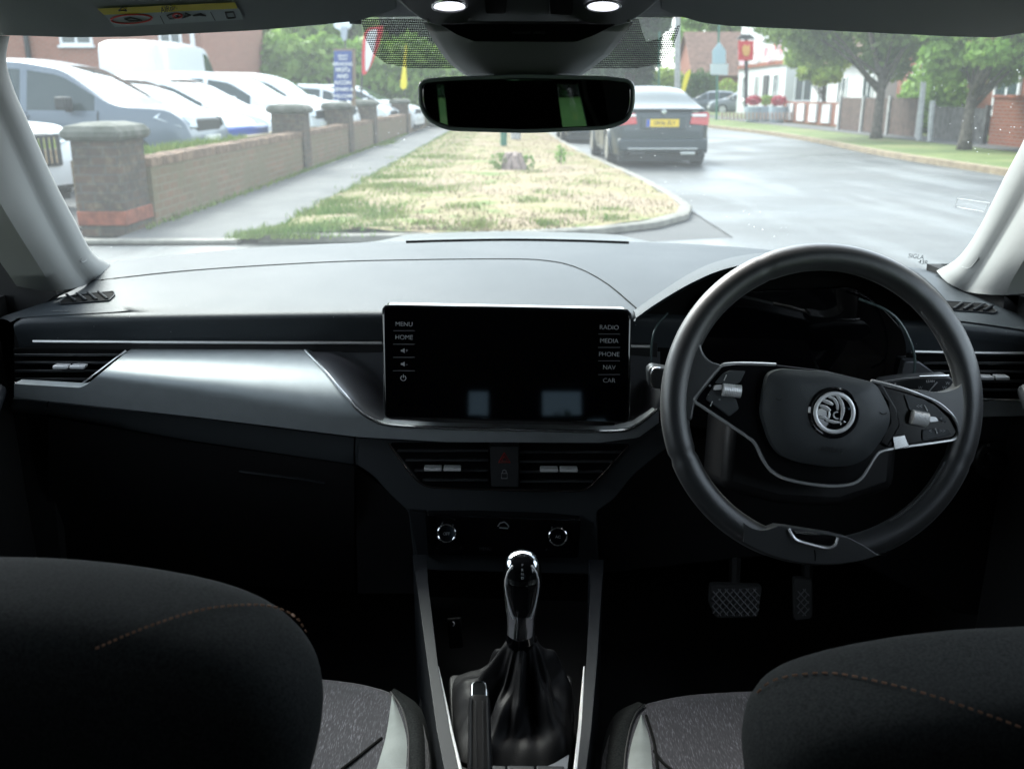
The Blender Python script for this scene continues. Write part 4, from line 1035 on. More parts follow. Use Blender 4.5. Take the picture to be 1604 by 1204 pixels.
for v, w in ((1072, 8), (1073.5, 12), (1076, 13.5), (1085, 14), (1096, 14)):
    rws.append([hb_pt(v, math.copysign(abs(math.cos(a_)) ** .5, math.cos(a_)) * w) + Vector((0, -.003, .006)) * math.copysign(abs(math.sin(a_)) ** .5, math.sin(a_)) for a_ in [2 * math.pi * j / 28 for j in range(28)]])
MB().loft(rws, closed=True, caps=True).build('release_button', m_chrome, hbk, angle=60)

# ================================================================ FRONT SEATS
def seatback(name_label, outline, y, stitch, loc):
    t = thing('front_seat', name_label, 'car seat', loc)
    cu_ = np.mean([q[0] for q in outline]); cv_ = np.mean([q[1] for q in outline])
    o = catmull([(*q, 0) for q in outline], 90, closed=True)[:, :2]
    rows = []
    # rounded cushion: rings from the rear face over the shoulder to the front face
    for s_, dy in ((.0, .0), (.5, -.004), (.8, .0), (.93, .012), (.985, .032), (1.0, .06), (.985, .09), (.93, .11), (.8, .118), (.3, .12)):
        rows.append([P(cu_ + (u - cu_) * max(s_, .02), cv_ + (v - cv_) * max(s_, .02), y + .05) + Vector((0, dy - .093, 0)) for u, v in o])
    b = MB().loft(rows, closed=True, caps=True).build('backrest', m_suede, t, angle=0, subsurf=1)
    rc_ = [r + [r[0]] for r in rows[:8]]
    sm = [hit_rows(rc_, u, v, .002, y) for u, v, yy in catmull(stitch, 70)]
    s_ = MB()
    for i in range(0, 69):
        if i % 2 == 0: s_.tube([sm[i], sm[i + 1]], .0008, k=5)
    s_.build('tan_stitching', m_stitch, b)
    return t, b
ps, pb = seatback('passenger seat in black fabric, its rounded backrest filling the corner by the camera', [(-500, 900), (-200, 874), (0, 871), (150, 880), (300, 903), (400, 932), (466, 972), (504, 1022), (516, 1075), (510, 1130), (495, 1180), (472, 1260), (440, 1500), (-500, 1500)], .56,
    [(150, 1015, .508), (220, 985, .508), (300, 958, .508), (360, 948, .51), (420, 948, .515), (462, 965, .53), (480, 990, .545)], P(250, 1150, .56))
ds, db = seatback('driver seat in black fabric, tan stitching across its rounded backrest', [(2100, 1010), (1800, 982), (1604, 987), (1500, 993), (1400, 1005), (1300, 1024), (1215, 1050), (1170, 1083), (1153, 1130), (1154, 1180), (1170, 1260), (1200, 1500), (2100, 1500)], .56,
    [(1186, 1084, .54), (1208, 1066, .525), (1250, 1056, .515), (1310, 1054, .508), (1400, 1072, .503), (1480, 1095, .50), (1604, 1140, .498), (1700, 1180, .498)], P(1500, 1150, .56))
# seat cushions
def cushion(outline, parent, z, lbl, seams, patch, piping):
    o = catmull([(*q, 0) for q in outline], 80, closed=True)[:, :2]
    g = [G(u, v, z) for u, v in o]
    c0 = sum(g, Vector()) / len(g)
    rows = []
    for s_, dz in ((.03, .0), (.5, -.001), (.85, .001), (.95, -.001), (.985, -.005), (1.0, -.014), (.998, -.06), (.97, -.14)):
        rows.append([Vector((c0.x + (p.x - c0.x) * s_, c0.y + (p.y - c0.y) * s_, z + dz)) for p in g])
    cn = MB().loft(rows, closed=True).build('seat_cushion', m_fabric, parent, angle=0)
    for q in seams: MB().tube([G(u, v, z + .001) for u, v in catmull(q, 24)], .0016, k=6).build('cushion_seam', m_deep, cn)
    rws_ = []
    a_, b_ = catmull(patch[0], 16), catmull(patch[1], 16)
    for t in np.linspace(0, 1, 6):
        rws_.append([G(*(p * (1 - t) + q * t), z + .001 + .003 * math.sin(math.pi * t)) for p, q in zip(a_, b_)])
    MB().loft(rws_).build('bolster_patch', m_patch, cn)
    q0, q1 = piping
    rws_ = []
    a_, b_ = catmull(q0, 20), catmull(q1, 20)
    for t in np.linspace(0, 1, 8):
        rws_.append([G(*(p * (1 - t) + q * t), z + .0015 + .003 * math.sin(math.pi * t) - .014 * t ** 3) for p, q in zip(a_, b_)])
    MB().loft(rws_).build('side_bolster', m_suede, cn)
    MB().tube([G(*q, z + .002) for q in catmull(q0, 40)], .0011, k=6).build('piping', MATS['pad_emboss'], cn)
    return cn
cushion([(100, 1052), (380, 1048), (510, 1056), (580, 1066), (630, 1083), (658, 1105), (672, 1150), (675, 1204), (672, 1400), (100, 1400)], ps, .52, '', [[(535, 1204), (560, 1185), (598, 1155)]],
    ([(584, 1230), (590, 1204), (605, 1150), (614, 1088)], [(634, 1230), (636, 1204), (636, 1150), (615, 1086)]), ([(640, 1300), (640, 1204), (640, 1150), (630, 1110), (612, 1083)], [(676, 1300), (674, 1204), (671, 1150), (657, 1106), (618, 1077)]))
cushion([(1500, 1062), (1240, 1072), (1120, 1077), (1060, 1083), (1000, 1097), (966, 1115), (948, 1150), (939, 1204), (930, 1400), (1500, 1400)], ds, .52, '', [[(1012, 1120), (1024, 1160), (1030, 1204)], [(1024, 1175), (1040, 1195), (1060, 1210)]],
    ([(985, 1240), (983, 1204), (990, 1160), (1004, 1119)], [(1026, 1240), (1022, 1204), (1018, 1160), (1006, 1119)]), ([(978, 1300), (978, 1204), (985, 1150), (996, 1118), (1010, 1103)], [(932, 1300), (939, 1204), (948, 1150), (965, 1116), (1000, 1098)]))
for t, o in ((ps, [(300, 1290)]), (ds, [(1400, 1290)])):
    pass
# ================================================================ OUTSIDE: ground, road, pavements
def ground_mat(name, stops, scale, rough=.9, second=None, bump=.3, bs=60, spec=.3, rr=None, streak=False):
    m = bpy.data.materials.new(name); m.use_nodes = True; nt = m.node_tree; b = nt.nodes['Principled BSDF']
    b.inputs['Roughness'].default_value = rough; b.inputs['Specular IOR Level'].default_value = spec
    tc = nt.nodes.new('ShaderNodeTexCoord'); s = tc.outputs['Object']
    col = ramp(nt, noise_node(nt, s, scale, 8, .6), stops)
    if second:
        f = ramp(nt, noise_node(nt, s, second[0], 6, .6), [(second[1], (0, 0, 0)), (second[2], (1, 1, 1))])
        col = mixc(nt, f, col, second[3])
    if streak:      # wet sheen put into the colour as pale streaks along the carriageway
        mp = nt.nodes.new('ShaderNodeMapping'); mp.inputs['Scale'].default_value = (.9, .10, 1); mp.inputs['Rotation'].default_value = (0, 0, .12); nt.links.new(s, mp.inputs[0])
        col = mixc(nt, ramp(nt, noise_node(nt, mp.outputs[0], 1.6, 6, .6), [(.52, (0, 0, 0)), (.66, (.4,) * 3)]), col, (.21, .22, .22))
    fine = noise_node(nt, s, 55, 4, .7)
    col = mixc(nt, .5, col, ramp(nt, fine, [(.3, (.25,) * 3), (.7, (.8,) * 3)]), 'OVERLAY')
    nt.links.new(col, b.inputs['Base Color'])
    if rr:
        nt.links.new(ramp(nt, noise_node(nt, s, rr[0], 5), [(.4, (rr[1],) * 3), (.62, (rr[2],) * 3)]), b.inputs['Roughness'])
    bp = nt.nodes.new('ShaderNodeBump'); bp.inputs['Strength'].default_value = bump; bp.inputs['Distance'].default_value = .02
    nt.links.new(noise_node(nt, s, bs, 4), bp.inputs['Height']); nt.links.new(bp.outputs[0], b.inputs['Normal'])
    return m
m_road = ground_mat('asphalt', [(.3, (.066, .068, .067)), (.5, (.086, .088, .087)), (.7, (.115, .117, .114))], .35, rough=.6, bump=.25, bs=120, spec=.35, rr=(.5, .42, .7), second=(.18, .5, .62, (.05, .053, .055)), streak=True)
m_path = ground_mat('path_asphalt', [(.3, (.075, .076, .076)), (.7, (.12, .12, .116))], 1.2, rough=.8, second=(.7, .55, .7, (.06, .06, .06)), bump=.3, bs=150)
m_verge = ground_mat('straw_grass', [(.36, (.19, .145, .085)), (.47, (.24, .19, .115)), (.55, (.20, .17, .08)), (.66, (.10, .15, .035))], 2.3, second=(.55, .50, .60, (.23, .175, .115)), bump=.8, bs=30)
m_vfar = ground_mat('green_verge', [(.35, (.07, .10, .03)), (.55, (.12, .15, .05)), (.7, (.18, .16, .08))], .6, bump=.6, bs=30)
m_kerb = mat('kerb_concrete', (.19, .18, .155), .85, noise=.25, nscale=8, bump=.3, bscale=60)
m_lot = ground_mat('lot_tarmac', [(.3, (.06, .06, .06)), (.7, (.10, .10, .10))], .6, rough=.85)
m_field = ground_mat('field_green', [(.3, (.05, .11, .02)), (.7, (.09, .18, .03))], .2)

def sheet(name, pts, z, m_, label=None, cat='ground', sub=0):
    o = MB().add([(x, y, z) for x, y in pts], [tuple(range(len(pts)))]).build(name, m_, None, smooth=False)
    return tag(o, label, cat, kind='structure')
sheet('ground', [(-400, -400), (400, -400), (400, 600), (-400, 600)], -.012, m_lot, 'wide tarmac ground reaching out past the houses')
sheet('road', [(-2.2, -30), (9, -30), (7.6, 10), (7.5, 20), (8.0, 27), (7.9, 40), (8.6, 60), (9.5, 90), (2, 90), (1.2, 40), (1.3, 26), (1.9, 12), (1.9, 8), (1.0, 7.7), (-9, 7.3), (-9, -30)], 0.0, m_road, 'asphalt road with wet sheen coloured in as pale streaks, beside the parked saloon', 'road')
# verge island with its curved kerb
vk = catmull([(-2.1, 7.72), (-1.2, 7.76), (-.3, 7.86), (.5, 8.05), (1.15, 8.45), (1.62, 9.0), (1.88, 9.8), (1.93, 11), (1.88, 13.5), (1.72, 16.3), (1.45, 21.6), (1.28, 28.5), (1.2, 40), (1.2, 70)], 90)
MB().loft([[Vector((x - .0, y, 0)) for x, y in vk], [Vector((x, y, .10)) for x, y in vk]] + [[Vector((x * (1 - t) + 0 * t, y + (.3 * t if y < 9 else 0), .104)) for x, y in vk] for t in ()]).build('verge_kerb_face', m_kerb, None)
kerb = bpy.data.objects['verge_kerb_face']
bpy.data.objects.remove(kerb)
nk = [Vector((0, 0, 0))] * len(vk)
inn = []
for i in range(len(vk)):
    t = Vector((*(vk[min(i + 1, 89)] - vk[max(i - 1, 0)]), 0)).normalized(); nrm = Vector((-t.y, t.x, 0))
    inn.append(nrm)
rws = [[Vector((*p, 0)) for p in vk], [Vector((*p, .05)) for p in vk], [Vector((*p, .062)) + q * .02 for p, q in zip(vk, inn)], [Vector((*p, .062)) + q * .12 for p, q in zip(vk, inn)], [Vector((*p, .02)) + q * .12 for p, q in zip(vk, inn)]]
tag(MB().loft(rws).build('kerb', m_kerb, None), 'curved concrete kerb round the tip of the dry grass verge', 'kerb', kind='structure')
# bumpy verge sheet: left edge straight along the path, right edge at the kerb
rws = []
yy_k = vk[:, 1]; xx_k = vk[:, 0]
for y in np.r_[np.linspace(7.86, 9, 12), np.linspace(9.15, 16, 36), np.linspace(16.4, 70, 70)]:
    xr = float(np.interp(y, yy_k, xx_k)) - .12; xl = -2.05 + .04 * math.sin(y * 1.7) + .03 * math.sin(y * 4.1)
    if y < 9: xr = float(np.interp(y, yy_k, xx_k)) - .14
    xr = max(xr, xl + .02)
    rws.append([Vector((xl + (xr - xl) * t, y, .052 + .035 * math.sin(math.pi * t) + .012 * math.sin(7 * t + y * 3) + .008 * math.sin(19 * t - y * 5))) for t in np.linspace(0, 1, 30)])
tag(MB().loft(rws).build('grass_verge', m_verge, None), 'dry straw coloured grass verge with green patches, between the footpath and the road', 'grass', kind='structure')
sheet('footpath', [(-3.3, 7.75), (-2.0, 7.75), (-2.0, 90), (-3.3, 90)], .03, m_path, 'grey tarmac footpath along the brick wall', 'path')
tag(MB().box((-3.6, 7.62, 0), (-2.25, 7.75, .034)).build('path_edging', m_kerb, None, bevel=.01), 'pale dropped kerb across the mouth of the footpath', 'kerb', kind='structure')
# tufts of grass on the verge
gm_g = mat('grass_blades', (.10, .19, .03), .8, nscale=3, col2=(.22, .26, .07), spec=.2)
gm_s = mat('straw_blades', (.20, .15, .09), .9, col2=(.17, .145, .07), nscale=3, spec=.2)
def tufts(name, pts, m_, h, w, label):
    pts = np.array(pts); n_ = len(pts)
    an = rng.uniform(0, np.pi * 2, n_); hh = h * rng.uniform(.5, 1.3, n_)
    d = np.stack([np.cos(an), np.sin(an), 0 * an], 1) * (w * rng.uniform(.6, 1.4, n_))[:, None]
    lean = np.stack([rng.normal(0, .4, n_), rng.normal(0, .4, n_), np.ones(n_)], 1) * hh[:, None]
    v = np.empty((n_, 3, 3)); v[:, 0] = pts - d; v[:, 1] = pts + d; v[:, 2] = pts + lean
    me = bpy.data.meshes.new(name); me.vertices.add(n_ * 3); me.vertices.foreach_set('co', v.ravel())
    me.loops.add(n_ * 3); me.loops.foreach_set('vertex_index', np.arange(n_ * 3)); me.polygons.add(n_)
    me.polygons.foreach_set('loop_start', np.arange(n_) * 3); me.polygons.foreach_set('loop_total', np.full(n_, 3)); me.update(); me.validate()
    me.materials.append(m_); o = bpy.data.objects.new(name, me); scn.collection.objects.link(o)
    return tag(o, label, 'grass', kind='stuff')
def vz(x, y):
    xr = float(np.interp(y, yy_k, xx_k)); t = (x + 2.05) / max(.1, xr + 2.05); return .05 + .035 * math.sin(math.pi * min(1, max(0, t)))
gp, sp_ = [], []
clumps = [(-2.1, 7.72, .22, 420), (-1.75, 7.8, .3, 320), (-1.95, 7.9, .3, 300), (-1.7, 8.0, .25, 260), (-1.3, 8.1, .3, 120), (-.3, 8.2, .22, 110), (.3, 8.35, .15, 90), (.9, 8.7, .2, 70), (-.75, 8.15, .2, 90), (-1.5, 9.3, .35, 200), (-1.2, 8.8, .3, 140), (-1.8, 9.3, .3, 320), (-1.85, 10.2, .25, 260), (.6, 9.0, .22, 110), (1.0, 9.3, .2, 80), (-.5, 9.5, .25, 90), (.2, 10.1, .2, 60), (-1.0, 11.5, .5, 220), (-1.6, 12, .4, 260), (-1.7, 13.4, .4, 240), (-.5, 12, .3, 60), (.5, 11, .3, 60), (1.0, 12.5, .3, 50), (-1.6, 15, .5, 200), (-1.6, 18, .6, 220), (.3, 14, .3, 60), (-.9, 17, .5, 120)]
for cx, cy_, r, k in clumps:
    for _ in range(int(k * 1.8)):
        x, y = random.gauss(cx, r * .5), random.gauss(cy_, r * .6)
        if -2.4 < x < np.interp(max(y, 7.9), yy_k, xx_k) - .1 and y > 7.55: gp.append((x, y, vz(x, y)))
for _ in range(9000):
    y = 7.9 + 42 * random.random() ** 1.8; x = -2.05 + 1.1 * random.random() ** 1.8
    gp.append((x, y, vz(x, y)))
for _ in range(14000):
    y = 7.9 + 30 * random.random() ** 1.7; x = random.uniform(-1.7, float(np.interp(y, yy_k, xx_k)) - .15)
    if y > 7.9: sp_.append((x, y, vz(x, y)))
tufts('green_grass', gp, gm_g, .055, .006, 'bright green tufts of grass growing along the path side of the verge')
tufts('dry_grass', sp_, gm_s, .03, .006, 'short straw coloured dead grass on the verge')
wl = []
for _ in range(1500):
    y = random.uniform(8.3, 30); x = -3.26 + abs(random.gauss(0, .03)); wl.append((x, y, .03))
for _ in range(500): wl.append((random.gauss(-3.1, .08), random.gauss(24.0, .8), .03))
tufts('wall_weeds', wl, gm_g, .06, .008, 'thin weeds along the foot of the brick wall')

# far side of the road
fk = catmull([(7.6, 8), (7.5, 14), (7.46, 19), (7.9, 25), (8.0, 30), (7.6, 36), (7.3, 44), (8.5, 60), (10, 90)], 60)
rws = [[Vector((x, y, 0)) for x, y in fk], [Vector((x, y, .10)) for x, y in fk], [Vector((x + .13, y, .105)) for x, y in fk]]
tag(MB().loft(rws).build('kerb', mat('kerb_orange', (.22, .17, .11), .9, noise=.2, nscale=5), None), 'weathered kerb stones on the far side of the road', 'kerb', kind='structure')
rws = [[Vector((x + .13, y, .10)) for x, y in fk], [Vector((9.8 + (x - 7.6) * .5, y, .13)) for x, y in fk]]
tag(MB().loft(rws).build('far_verge', m_vfar, None), 'green mown verge under the two street trees', 'grass', kind='structure')
sheet('far_footpath', [(9.7, 6), (11.0, 6), (11.0, 60), (9.7, 60)], .14, m_path, 'footpath in front of the houses across the road', 'path')
# gardens: raised strip
sheet('garden_ground', [(11.0, 6), (60, 6), (60, 100), (12.5, 100), (11.0, 60)], .16, m_vfar, 'front gardens beyond the low fences')
sheet('car_park', [(-40, 8.5), (-3.4, 8.5), (-3.4, 60), (-40, 60)], .01, m_lot, 'tarmac forecourt where the white cars are parked', 'car park')

# ================================================================ BRICK WALL AND PIERS
m_wall = brick('stained_brick', (.22, .13, .085), (.16, .11, .07), (.21, .18, .13), stain=(.16, .135, .085), stainamt=.9)
m_wtop = mat('wall_coping_brick', (.19, .125, .085), .95, noise=.35, nscale=9, bump=.5, bscale=40)
m_cap = mat('pier_capstone', (.13, .13, .11), .9, col2=(.06, .065, .05), nscale=7, bump=.4, bscale=50)
gw = thing('garden_wall', 'low weathered brick wall with moss stains running beside the footpath', 'wall', (-3.2, 8, 0))
MB().box((-3.50, 8.65, 0), (-3.28, 42, .545)).build('wall_face', m_wall, gw, smooth=False)
cpb = MB()
rr_ = random.Random(3)
y = 8.66
while y < 42:
    w_ = .075; dz = rr_.uniform(-.006, .008)
    cpb.box((-3.51 + rr_.uniform(-.005, .005), y + .005, .547), (-3.27 + rr_.uniform(-.005, .005), y + w_ - .004, .625 + dz)); y += w_ if y < 20 else w_
    if y > 26: break
cpb.box((-3.51, 26.2, .547), (-3.27, 42, .625))
cpb.build('brick_coping', m_wtop, gw, smooth=False)
MB().box((-4.0, 8.65, 0), (-3.80, 42, .60)).build('rear_leaf', m_wall, gw, smooth=False)
MB().box((-3.80, 8.7, 0), (-3.51, 42, .57)).build('soil_bed', m_field, gw, smooth=False)
wl = []
for cy_, n_ in ((8.9, 260), (9.4, 420), (10.2, 420), (11.2, 360), (12.5, 200), (16, 250), (20, 260)):
    for _ in range(n_): wl.append((random.uniform(-3.78, -3.53), max(8.75, random.gauss(cy_, .35)), .57))
tufts('wall_top_plants', wl, gm_g, .11, .012, 'green weeds growing along the top of the brick wall')
pier0 = None
def pier(y0, w, h, lbl, cap=.07, x0=-3.74, x1=-3.24):
    t = thing('brick_pier', lbl, 'gate pier', ((x0 + x1) / 2, y0 + w / 2, 0), 'brick piers along the wall')
    MB().box((x0, y0, 0), (x1, y0 + w, h)).build('shaft', m_pier, t, bevel=.01)
    b = MB()
    o = cap
    rws_ = []
    for e, z in ((.02, h + .001), (o, h + .03), (o, h + .075), (o * .4, h + .12), (-.1, h + .15)):
        rws_.append([Vector((x0 - e, y0 - e, z)), Vector((x1 + e, y0 - e, z)), Vector((x1 + e, y0 + w + e, z)), Vector((x0 - e, y0 + w + e, z))])
    b.loft(rws_, closed=True, caps=True).build('capstone', m_cap, t, bevel=.012)
    if y0 < 9: MB().box((x0 - .015, y0 - .015, .10), (x1 + .015, y0 + w + .015, .22)).build('plinth_band', m_redb, t, bevel=.008)
    return t
m_pier = brick('pier_brick', (.12, .075, .055), (.08, .06, .05), (.10, .09, .08), stain=(.05, .045, .04), stainamt=.8)
m_redb = mat('red_brick_band', (.24, .07, .04), .9, noise=.3, nscale=12)
pier(8.03, .60, .80, 'nearest and broadest brick pier, stone capped, at the end of the wall', .055, -3.70, -3.31)
for y0, lbl in ((15.0, 'brick pier below the white cars, second along the wall'), (19.3, 'brick pier carrying the blue notice board, third along the wall'), (22.8, 'brick pier just past the blue notice board'), (30.0, 'small far brick pier, furthest along the wall')):
    pier(y0, .50, .90 if y0 < 20 else .93, lbl, .06)

# ================================================================ CARS
m_tyre = mat('tyre', (.015, .015, .015), .85); m_rim = mat('alloy', (.45, .46, .48), .3, metal=.8)
m_cglass = mat('car_glass', (.018, .035, .038), .05, spec=.5, coat=.15)
m_lampg = mat('headlamp', (.55, .6, .62), .1, coat=1, metal=.3); m_tail = mat('tail_lamp', (.5, .01, .015), .2, coat=.5)
m_trimb = mat('car_trim', (.02, .022, .024), .6); m_plw = mat('plate_white', (.75, .75, .72), .5); m_ply = mat('plate_yellow', (.75, .5, .02), .5); m_plb = mat('plate_blue', (.02, .08, .4), .5)
def paint(name, c, metal=0): return mat(name, c, .38, metal=metal, coat=.35)
m_pw = paint('white_paint', (.62, .64, .65)); m_ps = paint('silver_paint', (.10, .125, .155), .15); m_pb = paint('blue_paint', (.03, .08, .35)); m_pk = paint('dark_paint', (.006, .018, .025)); m_pg = paint('grey_paint', (.16, .18, .2), .5)
TOPS = {'suv': [(0, .40), (.004, .60), (.02, .72), (.06, .90), (.12, .975), (.3, 1), (.5, .99), (.63, .93), (.76, .69), (.80, .645), (.92, .625), (.965, .59), (.985, .50), (1, .36)],
        'hatch': [(0, .36), (.004, .58), (.02, .66), (.09, .90), (.15, .97), (.3, 1), (.48, .985), (.58, .92), (.74, .66), (.80, .62), (.92, .57), (.97, .51), (1, .34)],
        'sedan': [(0, .40), (.004, .64), (.012, .705), (.03, .73), (.13, .735), (.17, .77), (.27, .93), (.36, .99), (.46, 1), (.56, .97), (.63, .89), (.74, .70), (.80, .66), (.93, .56), (.98, .47), (1, .3)],
        'van': [(0, .2), (.004, .93), (.02, .98), (.3, 1), (.68, 1), (.74, .96), (.86, .62), (.9, .56), (.97, .48), (1, .3)]}
GH = {'suv': (.04, .76, .09, .60), 'hatch': (.03, .74, .12, .55), 'sedan': (.13, .74, .30, .57), 'van': (.62, .86, 2, .73)}
def make_car(name, label, style, L, Wd, H, pm, mirror_m=None, group=None, detail=True):
    t = thing(name, label, 'car' if style != 'van' else 'van', (0, 0, 0), group)
    xs = np.r_[0, .004, .01, .02, .035, np.linspace(.05, .95, 46), .965, .98, .99, 1]
    tops = np.interp(xs, *zip(*TOPS[style])) * H
    ts = tops.copy()
    for _ in range(2): ts[3:-3] = (ts[2:-4] + 2 * ts[3:-3] + ts[4:-2]) / 4
    g0, g1, r0, r1 = GH[style]
    beltf = .60 if style != 'sedan' else .655
    if style == 'van': beltf = .55
    rows = []
    for x, tp in zip(xs, ts):
        w = Wd / 2 * (1 - .17 * abs(2 * x - 1) ** 13 - .03 * abs(2 * x - 1) ** 2)
        b = min(beltf * H + .03 * H * (1 - x), tp - .012)
        k = min(1, max(0, (tp - b) / (H * (1 - beltf))))
        wr = w * (.955 - {'van': .06, 'sedan': .34}.get(style, .20) * k)
        end = min(x, 1 - x)
        z0 = .17 + (.10 if end < .02 else 0)
        half = [(w * .86, z0), (w * .95, z0 + .06), (w * .985, .45 * b / .6 if b < .6 else .38), (w, b * .72), (w * .985, b - .07), (w * .955, b),
                (wr + (w * .955 - wr) * .12, b + (tp - b) * .80), (wr * .96, b + (tp - b) * .93), (wr * .72, tp - .004), (wr * .36, tp + .008), (0, tp + .012)]
        rows.append([Vector((x * L - L / 2, yy, zz)) for yy, zz in half] + [Vector((x * L - L / 2, -yy, zz)) for yy, zz in reversed(half[:-1])])
    nn = len(rows[0]); body, sideg, front, back = [MB() for _ in range(4)]
    for i in range(len(rows) - 1):
        xm = (xs[i] + xs[i + 1]) / 2
        for j in range(nn - 1):
            q = [rows[i][j], rows[i][j + 1], rows[i + 1][j + 1], rows[i + 1][j]]
            jj = j if j < nn // 2 else nn - 2 - j
            glass = None
            green = (ts[i] + ts[i + 1]) / 2 > beltf * H + .10 * H
            if jj == 5 and green and g0 + .02 < xm < g1 - .02 and not any(abs(xm - pp) < .012 for pp in ((.34, .52) if style != 'van' else ())): glass = sideg
            if jj >= 7 and r1 < xm < g1 - .005: glass = front
            if jj >= 7 and g0 + .01 < xm < r0: glass = back
            (glass or body).add(q, [(0, 1, 2, 3)])
    body.add(rows[0], [tuple(range(nn))]); body.add(rows[-1], [tuple(range(nn))])
    body.build('body', pm, t, angle=40)
    if sideg.v: sideg.build('side_window', m_cglass, t, angle=40)
    if front.v: front.build('windscreen', m_cglass, t, angle=40)
    if back.v: back.build('rear_window', m_cglass, t, angle=40)
    MB().box((-L * .46, -Wd * .42, .10), (L * .46, Wd * .42, .24)).build('underbody', m_trimb, t, smooth=False)
    rw_ = .325 if H < 1.55 else .35
    for sx in (-L * .5 + L * .19, L * .5 - L * .20):
        for sy in (-1, 1):
            yo = sy * (Wd / 2 - .005)
            wh = MB().cyl((sx, yo, rw_), (sx, yo - sy * .21, rw_), rw_, k=30).build('wheel', m_tyre, t, bevel=.02, angle=50)
            rb = MB(); rb.cyl((sx, yo + sy * .004, rw_), (sx, yo - sy * .05, rw_), rw_ * .66, k=24)
            rb.build('rim', m_rim, wh)
            ar = MB()
            ar.tube([Vector((sx + math.cos(a_) * (rw_ + .035), yo - sy * .012, rw_ + math.sin(a_) * (rw_ + .035))) for a_ in np.linspace(-.25, math.pi + .25, 22)], .035, k=6)
            ar.build('wheel_arch', m_trimb if style == 'suv' else pm, t)
    # nose: grille, plate, lamps; tail: lamps, plate
    zb = (.47 if style == 'suv' else .41) * H
    MB().prism([(L / 2 - .30, -Wd * .24, zb + .13), (L / 2 - .30, Wd * .24, zb + .13), (L / 2 - .30, Wd * .29, zb + .05), (L / 2 - .30, Wd * .22, zb - .05), (L / 2 - .30, -Wd * .22, zb - .05), (L / 2 - .30, -Wd * .29, zb + .05)], (.262 if style != 'sedan' else .28, 0, 0)).build('grille', m_trimb, t, bevel=.03)
    MB().box((L / 2 - .10, -Wd * .36, .22), (L / 2 - .01, Wd * .36, .36)).build('lower_grille', m_trimb, t, bevel=.03)
    MB().box((L / 2 - .05, -.26, zb - .19), (L / 2 + .015, .26, zb - .08)).build('number_plate', m_plw, t, smooth=False)
    for sy in (-1, 1):
        b = MB(); b.prism([Vector((L / 2 - .03, sy * Wd * .27, zb + .13)), Vector((L / 2 - .02, sy * Wd * .27, zb + .01)), Vector((L / 2 - .12, sy * Wd * .44, zb + .03)), Vector((L / 2 - .42, sy * Wd * .485, zb + .14)), Vector((L / 2 - .35, sy * Wd * .46, zb + .19))], (.012, sy * .012, .01))
        b.build('headlight', m_lampg, t, bevel=.008)
        if style != 'sedan':
            MB().box((-L / 2 - .01, sy * Wd * .46 - .06, H * .52), (-L / 2 + .14, sy * Wd * .46 + .06, H * .66)).build('tail_light', m_tail, t, bevel=.02)
        xm = (g1 - .10) * L - L / 2; zm = beltf * H + .05
        mm = MB(); mm.box((xm - .06, sy * (Wd / 2 + .03), zm - .02), (xm + .08, sy * (Wd / 2 + .22), zm + .13)); mm.box((xm - .02, sy * (Wd / 2 - .06), zm - .05), (xm + .03, sy * (Wd / 2 + .08), zm + .02))
        mm.build('door_mirror', mirror_m or pm, t, bevel=.035)
        sm_ = MB()
        for fx in ((.30, .53, .74) if style != 'van' else (.70, .86)):
            xx = fx * L - L / 2; sm_.tube([Vector((xx, sy * Wd * .489, .30)), Vector((xx, sy * Wd * .497, .50)), Vector((xx, sy * Wd * .493, beltf * H - .06)), Vector((xx, sy * Wd * .478, beltf * H + .01))], .009, k=5)
        sm_.build('door_seam', m_trimb, t)
        MB().box((-.02, sy * (Wd / 2 + .001) - .012, .56 * H), (.16, sy * (Wd / 2 + .001) + .012, .585 * H)).build('door_handle', pm, t, bevel=.006)
    return t
def place(t, x, y, deg): t.location = (x, y, 0); t.rotation_euler = (0, 0, rad(deg)); return t

# the dark saloon parked ahead
bm_ = make_car('parked_saloon', 'dark blue saloon with yellow rear number plate parked beside the grass verge', 'sedan', 4.52, 1.80, 1.40, m_pk)
B = MB
B().box((-2.30, -.80, .28), (-2.2, .80, .50)).build('rear_bumper', m_pk, bm_, bevel=.04)
B().box((-2.312, -.62, .315), (-2.29, .62, .34)).build('bumper_strip', m_chromes, bm_, bevel=.006)
for sy in (-1, 1):
    tl = MB().prism([Vector((-2.275, sy * .50, .93)), Vector((-2.255, sy * .77, .955)), Vector((-2.16, sy * .81, .93)), Vector((-2.17, sy * .815, .75)), Vector((-2.27, sy * .77, .73)), Vector((-2.29, sy * .46, .75))], (-.02, sy * .012, 0)).build('tail_light', m_tail, bm_, bevel=.01)
    MB().box((-2.315, sy * .62 - .13, .875), (-2.28, sy * .62 + .13, .915)).build('reversing_lens', mat('lens_white%d' % sy, (.8, .82, .8), .2), tl, bevel=.008)
    MB().box((-2.30, sy * .45 - .13, .225), (-2.24, sy * .45 + .13, .275)).build('exhaust_trim', m_chromes if sy < 0 else m_trimb, bm_, bevel=.01)
np_ = MB().box((-2.312, -.27, .70), (-2.285, .31, .83)).build('number_plate', m_ply, bm_, bevel=.004)
MB().box((-2.314, .245, .702), (-2.286, .308, .828)).build('country_band', m_plb, np_)
MB().box((-2.296, -.40, .66), (-2.27, .40, .88)).build('plate_recess', mat('recess_paint', (.03, .045, .05), .4), bm_, bevel=.02)
text('plate_characters', 'DK56 ZLY', (-2.3135, -.015, .765), (0, -1, 0), (0, 0, 1), .085, m_trimb, np_, bold=True)
MB().lathe([(.0001, 0), (.042, 0), (.042, .012), (.034, .018), (.0001, .018)], (-2.28, 0, .955), (-1, 0, 0), k=24).build('boot_badge', m_chromes, bm_)
